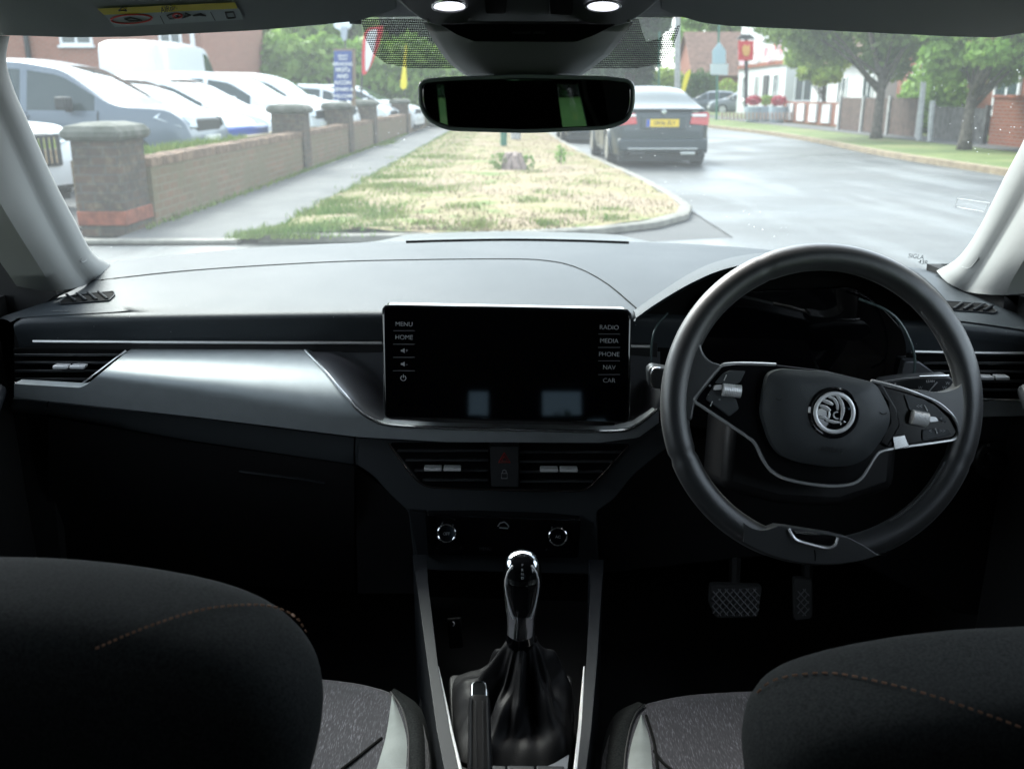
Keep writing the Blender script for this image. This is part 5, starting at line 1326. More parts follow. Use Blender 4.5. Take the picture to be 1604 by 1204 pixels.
text('model_lettering', '320d', (-2.29, -.55, .955), (0, -1, 0), (0, 0, 1), .055, m_chromes, bm_)
MB().box((-2.26, -.74, .985), (-2.16, .74, 1.01)).build('boot_lip', m_pk, bm_, bevel=.01)
place(bm_, 2.50, 18.35, 91)
bm_.scale = (.95, .95, .95)
place(make_car('parked_hatchback', 'black car half hidden behind the rear-view mirror, ahead of the dark saloon', 'hatch', 4.1, 1.74, 1.46, m_pk), 2.35, 27.0, 90)
bpy.data.objects['parked_hatchback'].location = (2.15, 26.6, 0)

# the forecourt row, noses to the wall
suv = place(make_car('parked_suv', 'silver grey off-roader seen from the side, black mirrors and grille, nose to the wall', 'suv', 4.2, 1.80, 1.62, m_ps, m_trimb), -6.02, 12.7, -2)
hw = place(make_car('parked_car', 'white car with chrome slatted grille, low in the corner behind the nearest pier', 'suv', 4.5, 1.85, 1.42, m_pw), 0, 0, 0)
slats_ = MB()
for k in range(12): slats_.box((2.262, -.42 + k * .072, .50), (2.30, -.395 + k * .072, .76))
slats_.build('chrome_slats', m_chrome, hw, smooth=False)
MB().box((2.25, -.48, .47), (2.275, .50, .79)).build('grille_opening', m_trimb, hw, bevel=.02)
place(hw, -7.0, 10.1, -16)
bl = place(make_car('parked_hatchback', 'small car with a bright blue front bumper and white lamps, next to the silver off-roader', 'hatch', 4.0, 1.74, 1.48, m_pw, m_pb), 0, 0, 0)
MB().box((1.80, -.84, .26), (2.05, .84, .74)).build('blue_bumper', m_pb, bl, bevel=.06)
place(bl, -6.05, 15.0, -10)
def wcar(label, st, x, y, L=4.3, H=1.5, a=-8, m_=None): return place(make_car('parked_car' if st != 'van' else 'parked_van', label, st, L, 1.78, H, m_ or m_pw, group='white cars parked on the forecourt'), x, y, a)
wcar('white hatchback right behind the second brick pier', 'hatch', -6.0, 17.3, H=1.52)
wcar('white estate car between the second pier and the blue notice board', 'suv', -5.9, 19.6, 4.4, 1.62)
wcar('white crossover whose nose shows left of the blue notice board', 'suv', -5.75, 21.9, 4.4, 1.66)
wcar('white hatchback just past the blue notice board', 'hatch', -5.6, 29.5, 4.2, 1.5)
wcar('white saloon at the far end of the forecourt row', 'hatch', -5.2, 32.5, 4.3, 1.52)
wcar('white car parked behind the silver off-roader', 'suv', -11.4, 17.5, 4.4, 1.62)
wcar('white car in the back row beside the tall van', 'hatch', -11.0, 22.0, 4.3, 1.5)
vn = wcar('tall white box van standing before the brick building', 'van', -9.35, 26.5, 5.2, 2.5, 90)

# ================================================================ NOTICE BOARD, FLAGS, POLES
m_blue = mat('sign_blue', (.015, .05, .22), .5); m_post = mat('timber_post', (.22, .15, .10), .8); m_gpole = mat('green_pole', (.02, .14, .09), .5); m_gal = mat('galvanised', (.36, .36, .36), .6, noise=.15, nscale=10)
nb = thing('notice_board', 'tall blue notice board with lines of white lettering, standing on a brick pier', 'sign', P(540, 160, 18.6))
def SB(u, v, y=18.55): return P(u, v, y)
MB().prism([SB(523, 80), SB(551, 80), SB(551, 157), SB(523, 157)], (0, .05, 0)).build('board', m_blue, nb, smooth=False)
MB().prism([SB(551.3, 78, 18.6), SB(556, 78, 18.6), SB(556, 166, 18.6), SB(551.3, 166, 18.6)], (0, .08, 0)).build('post', m_post, nb, smooth=False)
MB().prism([SB(522, 76.5, 18.6), SB(556, 76.5, 18.6), SB(556, 80, 18.6), SB(522, 80, 18.6)], (0, .08, 0)).build('top_rail', m_post, nb, smooth=False)
# lines too blurred to read in the photograph: lettering of the same length and weight
for v, t_, h_ in ((88, 'SERVICE', 3.0), (93, 'CENTRE', 2.6), (101, 'SERVICING', 4.6), (110, 'MOTs', 6.2), (120, 'AND', 5.8), (130, 'A/CON', 5.8), (140.5, 'REPAIRS &', 5.2), (151, 'WELCOME', 4.8)):
    textpx('notice_lettering', t_, 537, v, 18.52, h_, m_white, nb, lift=.01, ext=.004, bold=True)
def feather(name, label, uv, y, m1, m2, pole):
    t = thing(name, label, 'flag', P(*pole[0], y))
    MB().prism([P(u, v, y) for u, v in uv], (0, .02, 0)).build('banner', m1, t, bevel=.004)
    if m2 is not None:
        cu_ = np.mean([q[0] for q in uv]); cv_ = np.mean([q[1] for q in uv])
        MB().prism([P(cu_ + (u - cu_) * .55 - .6, cv_ + (v - cv_) * .86, y - .03) for u, v in uv], (0, .02, 0)).build('banner_panel', m2, t)
    MB().tube([P(u, v, y + .03) for u, v in pole], .025, k=6).build('pole', m_trimb, t)
m_frd = mat('flag_red', (.6, .03, .04), .7); m_fyl = mat('flag_yellow', (.75, .62, .03), .7)
feather('feather_flag', 'red edged white feather flag leaning over the far white cars', catmull([(568, 118), (567, 90), (569, 60), (575, 46), (590, 42), (600, 42), (597, 60), (586, 92), (576, 112)], 30, closed=True)[:, :2].tolist(), 25.5, m_frd, m_white, [(566, 150), (567, 118), (567, 80)])
feather('feather_flag', 'narrow yellow feather flag beside the mirror, far along the forecourt', catmull([(627, 137), (631, 104), (635, 72), (637, 72), (636, 104), (637, 137)], 24, closed=True)[:, :2].tolist(), 34, m_fyl, None, [(633, 150), (635, 110), (636, 70)])
feather('feather_flag', 'bright yellow feather flag standing behind the roof of the dark saloon', catmull([(1067, 148), (1072, 120), (1080, 110), (1082, 112), (1077, 130), (1071, 148)], 24, closed=True)[:, :2].tolist(), 40, m_fyl, None, [(1068, 175), (1070, 150), (1076, 122)])
def pole(name, label, cat, pts, y, r, m_):
    t = thing(name, label, cat, P(*pts[0], y))
    MB().tube([P(u, v, y) for u, v in pts], r, k=10).build('post', m_, t)
    return t
wl_ = thing('street_sign', 'white hanging sign on a bracket above the blue notice board', 'sign', P(538, 80, 22))
MB().prism([P(u, v, 22) for u, v in ((521, 34), (552, 34), (549, 44), (540, 50), (537, 50), (524, 44))], (0, .06, 0)).build('sign_panel', mat('sign_pale', (.62, .68, .7), .4), wl_, bevel=.02)
MB().prism([P(u, v, 21.95) for u, v in ((533, 42), (545, 42), (543, 62), (538, 66), (534, 58))], (0, .04, 0)).build('crest', mat('sign_grey', (.3, .33, .38), .4), wl_, bevel=.02)
MB().tube([P(540, 48, 22.05), P(541, 72, 22.05), P(541, 158, 22.05)], .02, k=6).build('post', m_trimb, wl_)
tp1 = pole('telegraph_pole', 'tall pale grey timber telegraph pole behind the dark saloon', 'pole', [(1061, 178), (1061, 100), (1061, 20)], 48, .14, m_gal)
tp2 = pole('sign_post', 'slim green post carrying blue direction signs by the pub', 'signpost', [(1122, 192), (1124, 110), (1127, 20)], 44, .05, m_gpole)
MB().prism([P(u, v, 43.9) for u, v in ((1116, 100), (1116, 80), (1127, 66), (1137, 80), (1137, 100))], (0, .05, 0)).build('direction_panel', mat('sign_pale_blue', (.35, .5, .55), .5), tp2, smooth=False)
MB().prism([P(u, v, 43.9) for u, v in ((1113, 100.5), (1141, 100.5), (1140, 118), (1113, 117))], (0, .05, 0)).build('direction_panel', mat('sign_grey2', (.5, .58, .58), .5), tp2, smooth=False)
pole('bollard_post', 'short green post at the far tip of the verge, below the mirror', 'post', [(789, 228), (789, 196)], G(789, 228, .1).y, .075, m_gpole)
pole('bollard_post', 'short grey post beside the green one, below the mirror', 'post', [(808, 218), (808, 190)], G(808, 218, .1).y, .13, m_gal)
pole('lamp_post', 'pale concrete post in front of the brown fence, between the two street trees', 'post', [(1439, 229), (1442, 180), (1446, 135), (1449, 90)], 23.2, .065, m_gal)
pole('sign_post', 'shorter pale post right beside the concrete one', 'post', [(1456, 232), (1458, 190), (1461, 158)], 22.6, .06, m_gal)
pole('sign_post', 'thin green post far behind the mirror bracket', 'signpost', [(1032, 140), (1032, 90), (1033, 50)], 60, .06, m_gpole)

# ================================================================ BUILDINGS
m_salmon = brick('salmon_brick', (.36, .15, .105), (.31, .13, .09), (.32, .25, .2)); m_redbr = brick('red_brick', (.24, .08, .05), (.19, .065, .04), (.20, .15, .12))
m_tile = mat('roof_tile', (.14, .08, .06), .9, noise=.3, nscale=3, bump=.6, bscale=9); m_tiler = mat('red_tile', (.24, .075, .04), .9, noise=.3, nscale=3, bump=.6, bscale=9)
m_render = mat('white_render', (.55, .55, .54), .85, noise=.05, nscale=2); m_frame = mat('window_frame', (.8, .8, .8), .5); m_pane = mat('window_pane', (.05, .07, .08), .08, coat=1)
def window(parent, c, w, h, nx, ny):
    """a framed window standing proud of a wall; c centre, outward normal (nx, ny)"""
    n_ = Vector((nx, ny, 0)); s_ = Vector((-ny, nx, 0)); up = Vector((0, 0, 1)); c = Vector(c)
    def bx(mb, a0, a1, z0, z1, d0, d1):
        mb.prism([c + s_ * a + up * z + n_ * d0 for a, z in ((a0, z0), (a1, z0), (a1, z1), (a0, z1))], n_ * (d1 - d0))
    f = MB(); t = .07
    bx(f, -w / 2, w / 2, -h / 2, -h / 2 + t, 0, .06); bx(f, -w / 2, w / 2, h / 2 - t, h / 2, 0, .06)
    bx(f, -w / 2, -w / 2 + t, -h / 2 + t, h / 2 - t, 0, .06); bx(f, w / 2 - t, w / 2, -h / 2 + t, h / 2 - t, 0, .06)
    bx(f, -.03, .03, -h / 2 + t, h / 2 - t, 0, .05)
    bx(f, -w / 2 - .06, w / 2 + .06, -h / 2 - .07, -h / 2 - .003, 0, .12)
    fo = f.build('window', m_frame, parent, smooth=False)
    g_ = MB(); bx(g_, -w / 2 + t, w / 2 - t, -h / 2 + t, h / 2 - t, .004, .02); g_.build('pane', m_pane, fo, smooth=False)
def house(name, label, x0, x1, y0, y1, h, m_w, m_r, axis='y', rh=2.2, ov=.3, cat='house'):
    t = thing(name, label, cat, ((x0 + x1) / 2, (y0 + y1) / 2, 0))
    w = MB()
    if axis == 'y':   # ridge runs along y
        xm = (x0 + x1) / 2
        for yy in (y0, y1): pass
        w.prism([(x0, y0, 0), (x1, y0, 0), (x1, y0, h), (xm, y0, h + rh), (x0, y0, h)], (0, y1 - y0, 0))
        rf = MB(); e = ov
        sl = rh / (xm - x0)
        rf.prism([(x0 - e, y0 - e, h - e * sl + .02), (xm, y0 - e, h + rh + .02), (xm, y0 - e, h + rh + .16), (x0 - e, y0 - e, h - e * sl + .16)], (0, y1 - y0 + 2 * e, 0))
        rf.prism([(x1 + e, y0 - e, h - e * sl + .02), (xm + .002, y0 - e, h + rh + .02), (xm + .002, y0 - e, h + rh + .16), (x1 + e, y0 - e, h - e * sl + .16)], (0, y1 - y0 + 2 * e, 0))
    else:
        ym = (y0 + y1) / 2; e = ov; sl = rh / (ym - y0)
        w.prism([(x0, y0, 0), (x0, y1, 0), (x0, y1, h), (x0, ym, h + rh), (x0, y0, h)], (x1 - x0, 0, 0))
        rf = MB()
        rf.prism([(x0 - e, y0 - e, h - e * sl + .02), (x0 - e, ym, h + rh + .02), (x0 - e, ym, h + rh + .16), (x0 - e, y0 - e, h - e * sl + .16)], (x1 - x0 + 2 * e, 0, 0))
        rf.prism([(x0 - e, y1 + e, h - e * sl + .02), (x0 - e, ym + .002, h + rh + .02), (x0 - e, ym + .002, h + rh + .16), (x0 - e, y1 + e, h - e * sl + .16)], (x1 - x0 + 2 * e, 0, 0))
    w.build('wall', m_w, t, smooth=False)
    r = rf.build('roof', m_r, t, smooth=False)
    return t, r
bA, _r = house('brick_building', 'long salmon brick building with drainpipe behind the silver off-roader', -30, -9.55, 30.5, 38, 8.5, m_salmon, m_tile, 'x')
for x in (-13.4, -16.2, -19.5): window(bA, (x, 30.5, 3.1), 1.0, .9, 0, -1)
window(bA, (-10.5, 30.5, 2.6), .7, 1.2, 0, -1)
MB().cyl((-9.8, 30.4, 0), (-9.8, 30.4, 8.4), .07, k=10).build('drainpipe', m_frame, bA)
MB().cyl((-14.9, 30.4, 0), (-14.9, 30.4, 8.4), .08, k=10).build('drainpipe', m_trimb, bA)
hA, rA = house('brick_house', 'red brick house with white framed windows behind the right street tree', 13, 22, 21.5, 33, 3.1, m_redbr, m_tiler, 'y', 3.0)
for y in (22.6, 25.6, 28.6, 31.2): window(hA, (13, y, 1.35), 1.3 if y < 31 else 1.0, 1.25, -1, 0)
window(hA, (16, 21.5, 1.5), 1.2, 1.2, 0, -1)
MB().box((16.8, 26, 5.0), (17.6, 26.8, 7.3)).build('chimney', m_redbr, rA, smooth=False)
hB, rB = house('white_bungalow', 'white fronted bungalow with dark doorway seen under the large tree', 13.2, 19, 35, 43, 2.6, m_render, m_tile, 'y', 2.0)
for y in (36.2, 39, 41.5): window(hB, (13.2, y, 1.35), 1.0, 1.1, -1, 0)
MB().box((15.9, 34.94, .1), (16.8, 34.997, 2.2)).build('door', m_trimb, hB, smooth=False)
window(hB, (14.6, 35, 1.4), 1.1, 1.1, 0, -1)
pub, rP = house('village_pub', 'white rendered pub with gabled front, hung with pink and white bunting', 13.4, 20, 48, 58, 6.2, m_render, m_tile, 'y', 3.4, cat='pub')
for x, z in ((14.3, 1.5), (18.2, 1.5), (14.4, 4.6), (17.2, 4.6)): window(pub, (x, 48, z), .9, 1.2, 0, -1)
for y_, z_ in ((49.6, 1.6), (53.4, 1.6), (56.2, 1.6), (49.6, 4.7), (52.6, 4.7), (55.8, 4.7)): window(pub, (13.4, y_, z_), 1.0, 1.3, -1, 0)
MB().box((13.33, 51.0, .1), (13.397, 52.0, 2.2)).build('door', m_trimb, pub, smooth=False)
MB().box((13.3, 48.0, 2.66), (13.397, 58, 2.86)).build('string_course', m_tiler, pub, smooth=False)
MB().box((16.0, 47.9, .1), (16.9, 47.995, 2.2)).build('door', m_trimb, pub, smooth=False)
po = MB(); po.prism([(15.7, 47.2, 2.5), (17.2, 47.2, 2.5), (16.45, 47.2, 3.0)], (0, .795, 0)); po.box((15.72, 47.25, .1), (15.84, 47.4, 2.5)); po.box((17.06, 47.25, .1), (17.18, 47.4, 2.5)); po.build('porch', m_tile, pub, smooth=False)
MB().box((13.3, 47.93, 2.62), (20.1, 47.99, 2.78)).build('string_course', m_tiler, pub, smooth=False)
for i in range(16):
    yb = 48.2 + i * .6; z = 3.5 + .3 * math.sin(i * 1.3)
    b_ = MB().prism([(13.2, yb, z), (13.2, yb + .5, z + .02), (13.2, yb + .25, z - .5)], (.02, 0, 0)).build('bunting', mat('bunting%d' % i, random.choice([(.7, .2, .25), (.75, .75, .78), (.7, .4, .5)]), .8), pub, smooth=False)
ps_ = thing('pub_sign', 'red hanging pub sign with a gold emblem, on a dark post', 'sign', P(1168, 150, 43))
MB().prism([P(u, v, 43) for u, v in ((1157, 64), (1181, 64), (1180, 95), (1157, 95))], (0, .08, 0)).build('sign_board', mat('pub_red', (.5, .03, .03), .5), ps_, bevel=.01)
MB().prism([P(u, v, 42.95) for u, v in ((1163, 74), (1167, 70), (1171, 73), (1174, 70), (1175, 80), (1172, 88), (1166, 88), (1163, 82))], (0, .04, 0)).build('gold_emblem', mat('gold_paint', (.6, .32, .08), .5), ps_, bevel=.005)
MB().prism([P(u, v, 42.97) for u, v in ((1154, 62), (1184, 62), (1176, 55), (1162, 54))], (0, .12, 0)).build('sign_canopy', m_trimb, ps_)
MB().tube([P(1169, 56, 43.15), P(1169, 120, 43.15), P(1168, 176, 43.15)], .08, k=8).build('post', m_trimb, ps_)
bC, _r = house('tiled_barn', 'long building with a steep dark tiled roof over red brick, beside the pub', 15.7, 27, 84, 94, 2.9, m_redbr, m_tile, 'x', 3.6)
window(bC, (18.5, 84, 1.4), 1.0, .8, 0, -1)

# walls and fences in front of the gardens
m_fence = mat('brown_fence', (.075, .045, .035), .85, noise=.3, nscale=6, bump=.3, bscale=30); m_fgrey = mat('grey_fence', (.10, .095, .09), .85, noise=.3, nscale=6)
def fence(name, label, x, y0, y1, z0, h, m_, post_m, boards=True):
    t = thing(name, label, 'fence', (x, (y0 + y1) / 2, 0))
    b = MB(); y = y0
    while y < y1 - .01:
        b.box((x + random.uniform(0, .008), y + .006, z0), (x + .025, min(y1, y + .12), z0 + h + random.uniform(-.01, .01))); y += .12
    b.build('board_panel', m_, t, smooth=False)
    k = max(2, int((y1 - y0) / 1.9) + 1)
    for yy in np.linspace(y0, y1, k): MB().box((x - .05, yy - .05, 0), (x + .05, yy + .05, z0 + h + .06)).build('fence_post', post_m, t, smooth=False)
    return t
fence('brown_fence', 'low dark brown boarded fence between the two street trees', 10.35, 24.6, 30.6, .16, .95, m_fence, m_gal)
fence('grey_fence', 'low grey boarded fence behind the right street tree', 10.5, 21.4, 24.2, .16, .75, m_fgrey, m_fgrey)
bw = thing('front_wall', 'red brick garden wall at the right, below the tree crown', 'wall', (10.6, 20, 0))
MB().box((10.5, 14.0, 0), (10.75, 21.2, 1.12)).build('wall_face', m_redbr, bw, smooth=False)
MB().box((10.47, 13.97, 1.122), (10.78, 21.23, 1.18)).build('coping', m_tiler, bw, bevel=.01)
pw_ = thing('panelled_wall', 'low red brick wall with a row of white panels in front of the bungalow', 'wall', (11.2, 36, 0))
MB().box((11.1, 31.5, 0), (11.3, 44, .95)).build('wall_face', m_redbr, pw_, smooth=False)
for y in np.arange(32.2, 43.5, 1.5): MB().box((11.03, y, .25), (11.098, y + .85, .88)).build('white_panel', m_render, pw_, smooth=False)

# pub forecourt: flower tubs, parasols, parked cars
m_petal = mat('red_flowers', (.42, .04, .07), .7, noise=.4, nscale=8); m_tub = mat('grey_tub', (.30, .36, .40), .7)
def tub(label, u, v, y, red=True):
    c0 = P(u, v, y); t = thing('flower_tub', label, 'planter', (c0.x, c0.y, .14), 'flower tubs outside the pub')
    MB().lathe([(.25, 0), (.36, .25), (.34, .6), (.3, .6)], (c0.x, c0.y, .14), k=18).build('tub', m_tub, t)
    leafcloud(t, 'flowers', m_petal if red else M_LEAF['lime'], [((c0.x, c0.y, .14 + .85), (.30, .30, .2))], 450, .05)
# ================================================================ TREES
def leaf_mat(name, c1, c2, trans=.38):
    m = bpy.data.materials.new(name); m.use_nodes = True; nt = m.node_tree; b = nt.nodes['Principled BSDF']
    b.inputs['Roughness'].default_value = .6; b.inputs['Specular IOR Level'].default_value = .3
    tc = nt.nodes.new('ShaderNodeTexCoord')
    col = ramp(nt, noise_node(nt, tc.outputs['Object'], 1.3, 3), [(.35, c1), (.65, c2)])
    nt.links.new(col, b.inputs['Base Color'])
    tl = nt.nodes.new('ShaderNodeBsdfTranslucent'); nt.links.new(col, tl.inputs['Color'])
    mx = nt.nodes.new('ShaderNodeMixShader'); mx.inputs[0].default_value = trans
    nt.links.new(b.outputs[0], mx.inputs[1]); nt.links.new(tl.outputs[0], mx.inputs[2])
    nt.links.new(mx.outputs[0], nt.nodes['Material Output'].inputs['Surface']); return m
M_LEAF = {'mid': leaf_mat('leaf_mid', (.10, .18, .045), (.22, .32, .08)), 'light': leaf_mat('leaf_light', (.12, .24, .035), (.26, .40, .09)), 'dark': leaf_mat('leaf_dark', (.02, .055, .02), (.05, .10, .035)),
          'lime': leaf_mat('leaf_lime', (.20, .30, .05), (.34, .42, .09)), 'blue': leaf_mat('leaf_bluegreen', (.05, .11, .06), (.12, .2, .11)), 'hedge': leaf_mat('leaf_hedge', (.03, .08, .02), (.07, .14, .03))}
m_bark = mat('bark', (.10, .085, .07), .9, noise=.4, nscale=9, bump=.8, bscale=30)
def leafcloud(parent, name, m_, blobs, n_, size, fill=.55):
    """n_ leaf quads spread through ellipsoid blobs ((cx,cy,cz),(rx,ry,rz)), thicker near their skins"""
    vol = np.array([b[1][0] * b[1][1] * b[1][2] for b in blobs]) ** .67; vol /= vol.sum()
    idx = rng.choice(len(blobs), n_, p=vol)
    c = np.array([b[0] for b in blobs])[idx]; r = np.array([b[1] for b in blobs])[idx]
    d = rng.normal(size=(n_, 3)); d /= np.linalg.norm(d, axis=1)[:, None]
    rad_ = rng.uniform(fill, 1.06, n_) ** .7
    p = c + d * r * rad_[:, None]
    a = rng.normal(size=(n_, 3)); a /= np.linalg.norm(a, axis=1)[:, None]
    b = np.cross(a, d + rng.normal(scale=.5, size=(n_, 3))); b /= np.maximum(1e-6, np.linalg.norm(b, axis=1))[:, None]
    s = (size * rng.uniform(.6, 1.5, n_))[:, None]
    v = np.empty((n_, 4, 3)); v[:, 0] = p - a * s; v[:, 1] = p - b * s * .55; v[:, 2] = p + a * s; v[:, 3] = p + b * s * .55
    v -= np.array(base_of(parent))
    me = bpy.data.meshes.new(name); me.vertices.add(n_ * 4); me.vertices.foreach_set('co', v.ravel())
    me.loops.add(n_ * 4); me.loops.foreach_set('vertex_index', np.arange(n_ * 4)); me.polygons.add(n_)
    me.polygons.foreach_set('loop_start', np.arange(n_) * 4); me.polygons.foreach_set('loop_total', np.full(n_, 4)); me.update(); me.validate()
    me.materials.append(m_); o = bpy.data.objects.new(name, me); scn.collection.objects.link(o)
    if parent is not None: o.parent = parent
    return o
def tree(name, label, x, y, z0, th, crown, leaf, n_, size, trunk_r=.18, group=None, nb=22, lean=0, cat='tree', flat=1.0):
    """crown = (cx, cy, cz, rx, ry, rz)"""
    t = thing(name, label, cat, (x, y, z0), group)
    cx, cy_, cz, rx, ry, rz = crown
    tr = MB()
    tr.tube([Vector((x, y, z0 - .05)), Vector((x + lean * .3, y, z0 + .25)), Vector((x + lean, y, z0 + th * .6)), Vector((x + lean * 1.2, y, z0 + th)), Vector((cx, cy_, cz))], [trunk_r * 1.35, trunk_r, trunk_r * .85, trunk_r * .75, trunk_r * .3], k=12)
    blobs = []
    for i in range(nb):
        d = rng.normal(size=3); d /= np.linalg.norm(d); q = rng.uniform(.35, .86)
        c0 = (cx + d[0] * rx * q, cy_ + d[1] * ry * q, cz + d[2] * rz * q)
        s = rng.uniform(.18, .40); blobs.append((c0, (rx * s, ry * s, rz * s * .8 * flat)))
        if i < 10: tr.tube([Vector((x + lean * 1.2, y, z0 + th * rng.uniform(.75, 1.1))), Vector(((x + c0[0]) / 2, (y + c0[1]) / 2, (z0 + th + c0[2]) / 2)), Vector(c0)], [trunk_r * .38, trunk_r * .2, trunk_r * .07], k=7)
    tr.build('trunk', m_bark, t, angle=0)
    leafcloud(t, 'crown', leaf, blobs, n_, size, .3)
    return t
# the two street trees across the road
tree('street_tree', 'full leafy street tree with dark forked trunk, left of the pale post', 9.3, 24.6, .12, 1.4, (8.9, 25.0, 3.0, 2.7, 2.5, 2.05), M_LEAF['mid'], 17000, .088, .13, 'street trees across the road', 34)
tree('street_tree', 'brighter green street tree in front of the red brick house', 9.15, 19.4, .12, 1.0, (9.45, 19.4, 2.15, 1.65, 1.6, 1.15), M_LEAF['light'], 14000, .066, .12, 'street trees across the road', 30)
tree('garden_tree', 'lime green young tree in front of the white bungalow', 11.4, 35.5, .12, .9, (11.2, 35.5, 2.4, 1.3, 1.3, 1.0), M_LEAF['lime'], 3500, .12, .08)
def at(u, y): return P(u, 150, y).x
def bg_tree(kind, label, u, y, h, wpx, leaf, n_=6000, size=.22, base=.35, cat='tree', group='background trees'):
    x = at(u, y); w = wpx / FPX * y * .5; cz = h * (base + 1) / 2
    return tree(kind, label, x, y, 0, h * base, (x, y, cz, w, w * .8, h * (1 - base) / 2 * 1.1), leaf, n_, size, .2, group, 30)
bg_tree('background_tree', 'blue-green tree towering behind the brick cottage', 380, 48, 8.5, 130, M_LEAF['blue'], 9000, .26, .1)
bg_tree('background_tree', 'pale green tree above the middle of the white cars', 455, 44, 6.6, 110, M_LEAF['light'], 8000, .22, .1)
bg_tree('background_tree', 'mid green tree left of the blue notice board', 500, 50, 8.8, 100, M_LEAF['mid'], 8000, .25, .1)
bg_tree('background_tree', 'light tree rising between the notice board and the red flag', 560, 46, 7.6, 110, M_LEAF['light'], 8000, .22, .08)
bg_tree('background_tree', 'dark tree behind the narrow yellow flag', 630, 48, 8.5, 130, M_LEAF['dark'], 9000, .25, .05)
bg_tree('background_tree', 'dark tree hidden by the roof console, left of it', 720, 55, 9.5, 150, M_LEAF['mid'], 8000, .28, .05)
bg_tree('background_tree', 'tall tree straight ahead behind the mirror', 820, 62, 10, 140, M_LEAF['dark'], 8000, .3, .05)
bg_tree('background_tree', 'tree just right of the mirror stalk', 910, 62, 10, 130, M_LEAF['mid'], 8000, .3, .05)
bg_tree('background_tree', 'dark tree over the roof of the saloon', 985, 66, 9.3, 130, M_LEAF['dark'], 9000, .3, .05)
bg_tree('background_tree', 'yellow-green tree beside the telegraph pole', 1085, 98, 8.5, 100, M_LEAF['light'], 8000, .3, .05)
bg_tree('background_tree', 'mid green tree behind the direction signs', 1150, 105, 13.5, 110, M_LEAF['mid'], 8000, .33, .05)
bg_tree('background_tree', 'dark tree behind the pub roof', 1240, 78, 10.5, 140, M_LEAF['mid'], 7000, .33, .05)
bg_tree('background_tree', 'large tree behind the bungalow', 1350, 60, 9, 180, M_LEAF['mid'], 8000, .28, .05)
bg_tree('background_tree', 'large tree above the red brick house', 1480, 50, 9, 220, M_LEAF['light'], 8000, .26, .05)
bg_tree('background_tree', 'small tree above the middle of the forecourt', 300, 42, 6.0, 120, M_LEAF['light'], 7000, .2, .1)
def hedge(name, label, x0, x1, y0, y1, h, leaf, n_, size=.16):
    t = thing(name, label, 'hedge', ((x0 + x1) / 2, (y0 + y1) / 2, 0))
    k = max(3, int((x1 - x0) / max(.6, h * .5))); blobs = []
    for i in range(k):
        cx = x0 + (x1 - x0) * (i + .5) / k; w = (x1 - x0) / k * .8
        blobs.append(((cx, (y0 + y1) / 2, h * .5), (w, (y1 - y0) / 2, h * .55 * rng.uniform(.9, 1.12))))
    MB().box((x0, (y0 + y1) / 2 - .2, 0), (x1, (y0 + y1) / 2 + .2, h * .6)).build('stems', m_bark, t, smooth=False)
    leafcloud(t, 'foliage', leaf, blobs, n_, size, .6)
hedge('clipped_hedge', 'long mid green hedge closing off the back of the forecourt', -13, -1.5, 37, 39.5, 3.2, M_LEAF['light'], 16000)
hedge('clipped_hedge', 'dark hedge across the end of the verge, behind the mirror', -1.5, 5.5, 52, 55, 3.4, M_LEAF['dark'], 12000, .2)
hedge('clipped_hedge', 'yellow-green hedge beyond the telegraph pole', 7.5, 13.5, 78, 80, 3.2, M_LEAF['lime'], 8000, .18)
hedge('clipped_hedge', 'golden low hedge in front of the tiled barn', 15.5, 20, 80, 81.5, 2.3, M_LEAF['lime'], 2500, .12)
hedge('round_bush', 'rounded green bush left of the signpost', 13.2, 15.6, 74, 76, 3.0, M_LEAF['hedge'], 3500, .12)
hedge('garden_bush', 'green bush behind the brown fence', 11.2, 12.6, 26.5, 28.5, 1.75, M_LEAF['light'], 4000, .09)
hedge('ivy_hedge', 'ivy and bushes on the far right by the brick garden wall', 10.2, 12.5, 16.5, 19.0, 1.7, M_LEAF['light'], 6000, .08)
hedge('dark_shrub', 'dark shrub against the white wall of the pub', 15.6, 17.2, 45.5, 46.8, 2.3, M_LEAF['hedge'], 3500, .12)
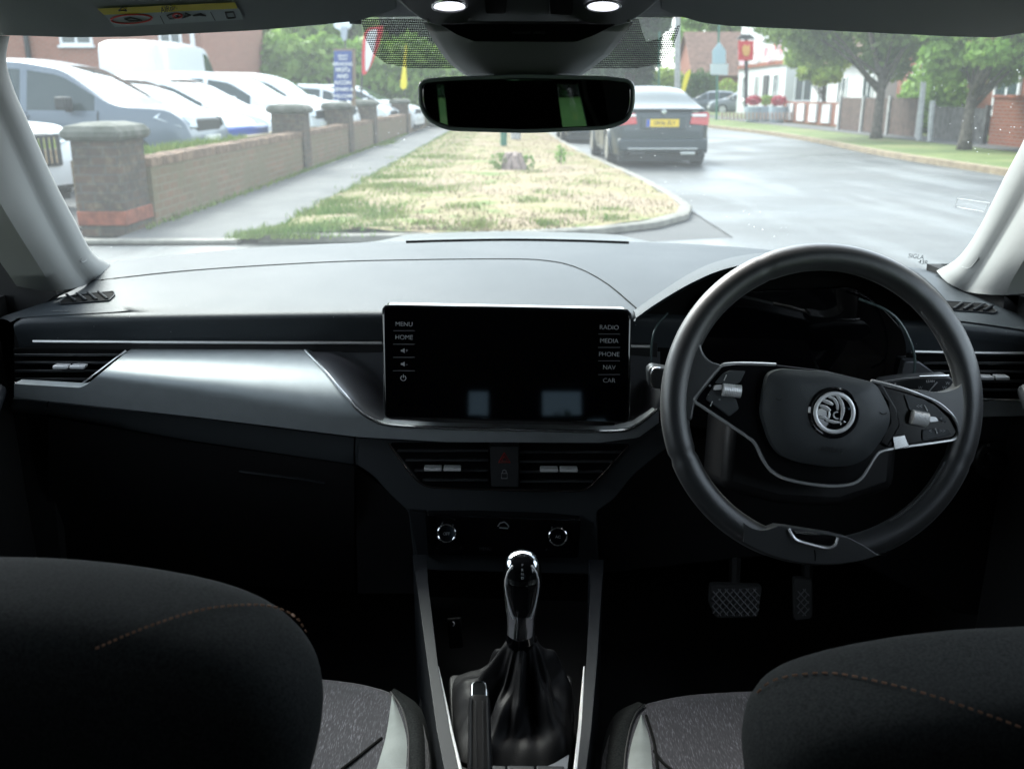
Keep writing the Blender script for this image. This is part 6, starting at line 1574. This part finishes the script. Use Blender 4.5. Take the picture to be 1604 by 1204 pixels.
# the stump with suckers in the verge
sx_, sy_ = G(805, 262, .12).x, G(805, 262, .12).y
stp = thing('tree_stump', 'old grey tree stump with green suckers in the middle of the grass verge', 'tree stump', (sx_, sy_, .12))
sb = MB()
for k in range(9):
    a_ = k * .7; sb.tube([Vector((sx_ + math.cos(a_) * .16, sy_ + math.sin(a_) * .14, .08)), Vector((sx_ + math.cos(a_) * .10, sy_ + math.sin(a_) * .09, .22 + .05 * (k % 3))), Vector((sx_ + math.cos(a_) * .05, sy_, .30 + .03 * (k % 2)))], [.07, .05, .02], k=7)
sb.build('stump', mat('stump_wood', (.25, .19, .17), .9, noise=.3, nscale=15), stp)
leafcloud(stp, 'suckers', M_LEAF['mid'], [((sx_ - .22, sy_, .2), (.16, .14, .13)), ((sx_ + .22, sy_, .18), (.12, .1, .12)), ((sx_ + .02, sy_ + .1, .26), (.22, .1, .08))], 300, .03)
wd_ = thing('tall_weed', 'leafy weed standing right of the tree stump on the verge', 'plant', (G(878, 258, .12).x, G(878, 258, .12).y, .12))
leafcloud(wd_, 'leaves', M_LEAF['light'], [((wd_.location.x, wd_.location.y, .28), (.1, .1, .15))], 90, .032)
MB().tube([wd_.location, wd_.location + Vector((0, 0, .3))], .008, k=5).build('stem', m_bark, wd_)
tub('red flower tub left of the pub door', 1180, 165, 40)
tub('red flower tub right of the pub door', 1219, 165, 39)
tub('green planted tub between the two red flower tubs', 1200, 170, 41, False)
place(make_car('distant_car', 'silver car parked outside the pub, left of the green post', 'hatch', 4.1, 1.75, 1.5, m_ps), at(1112, 68), 68, 165)
place(make_car('distant_car', 'dark grey car parked outside the pub, right of the green post', 'hatch', 4.1, 1.75, 1.5, m_pg), at(1160, 64), 64, 175)
hf = thing('picket_fence', 'low pinkish slatted barrier in front of the pub', 'fence', (at(1170, 38), 38, 0))
pk = MB()
for u in range(1130, 1240, 6): pk.prism([P(u, 176, 38), P(u + 3, 176, 38), P(u + 3, 188, 38), P(u, 188, 38)], (0, .05, 0))
pk.build('pickets', mat('picket_wood', (.4, .3, .26), .8), hf, smooth=False)

# behind the car: rising lawn and hedge that the mirrors look out on
tag(MB().loft([[Vector((x, y, z)) for x in (-40, -10, 0, 10, 40)] for y, z in ((-4, 0.004), (-10, .2), (-20, .8), (-30, 1.15), (-60, 1.3))]).build('rear_lawn', m_field, None), 'green lawn rising behind the car, seen only in the mirror', 'grass', kind='structure')
hedge('rear_hedge', 'dark hedge behind the lawn, seen only in the mirror', -8, 14, -32, -28, 5.5, M_LEAF['dark'], 16000, .2)
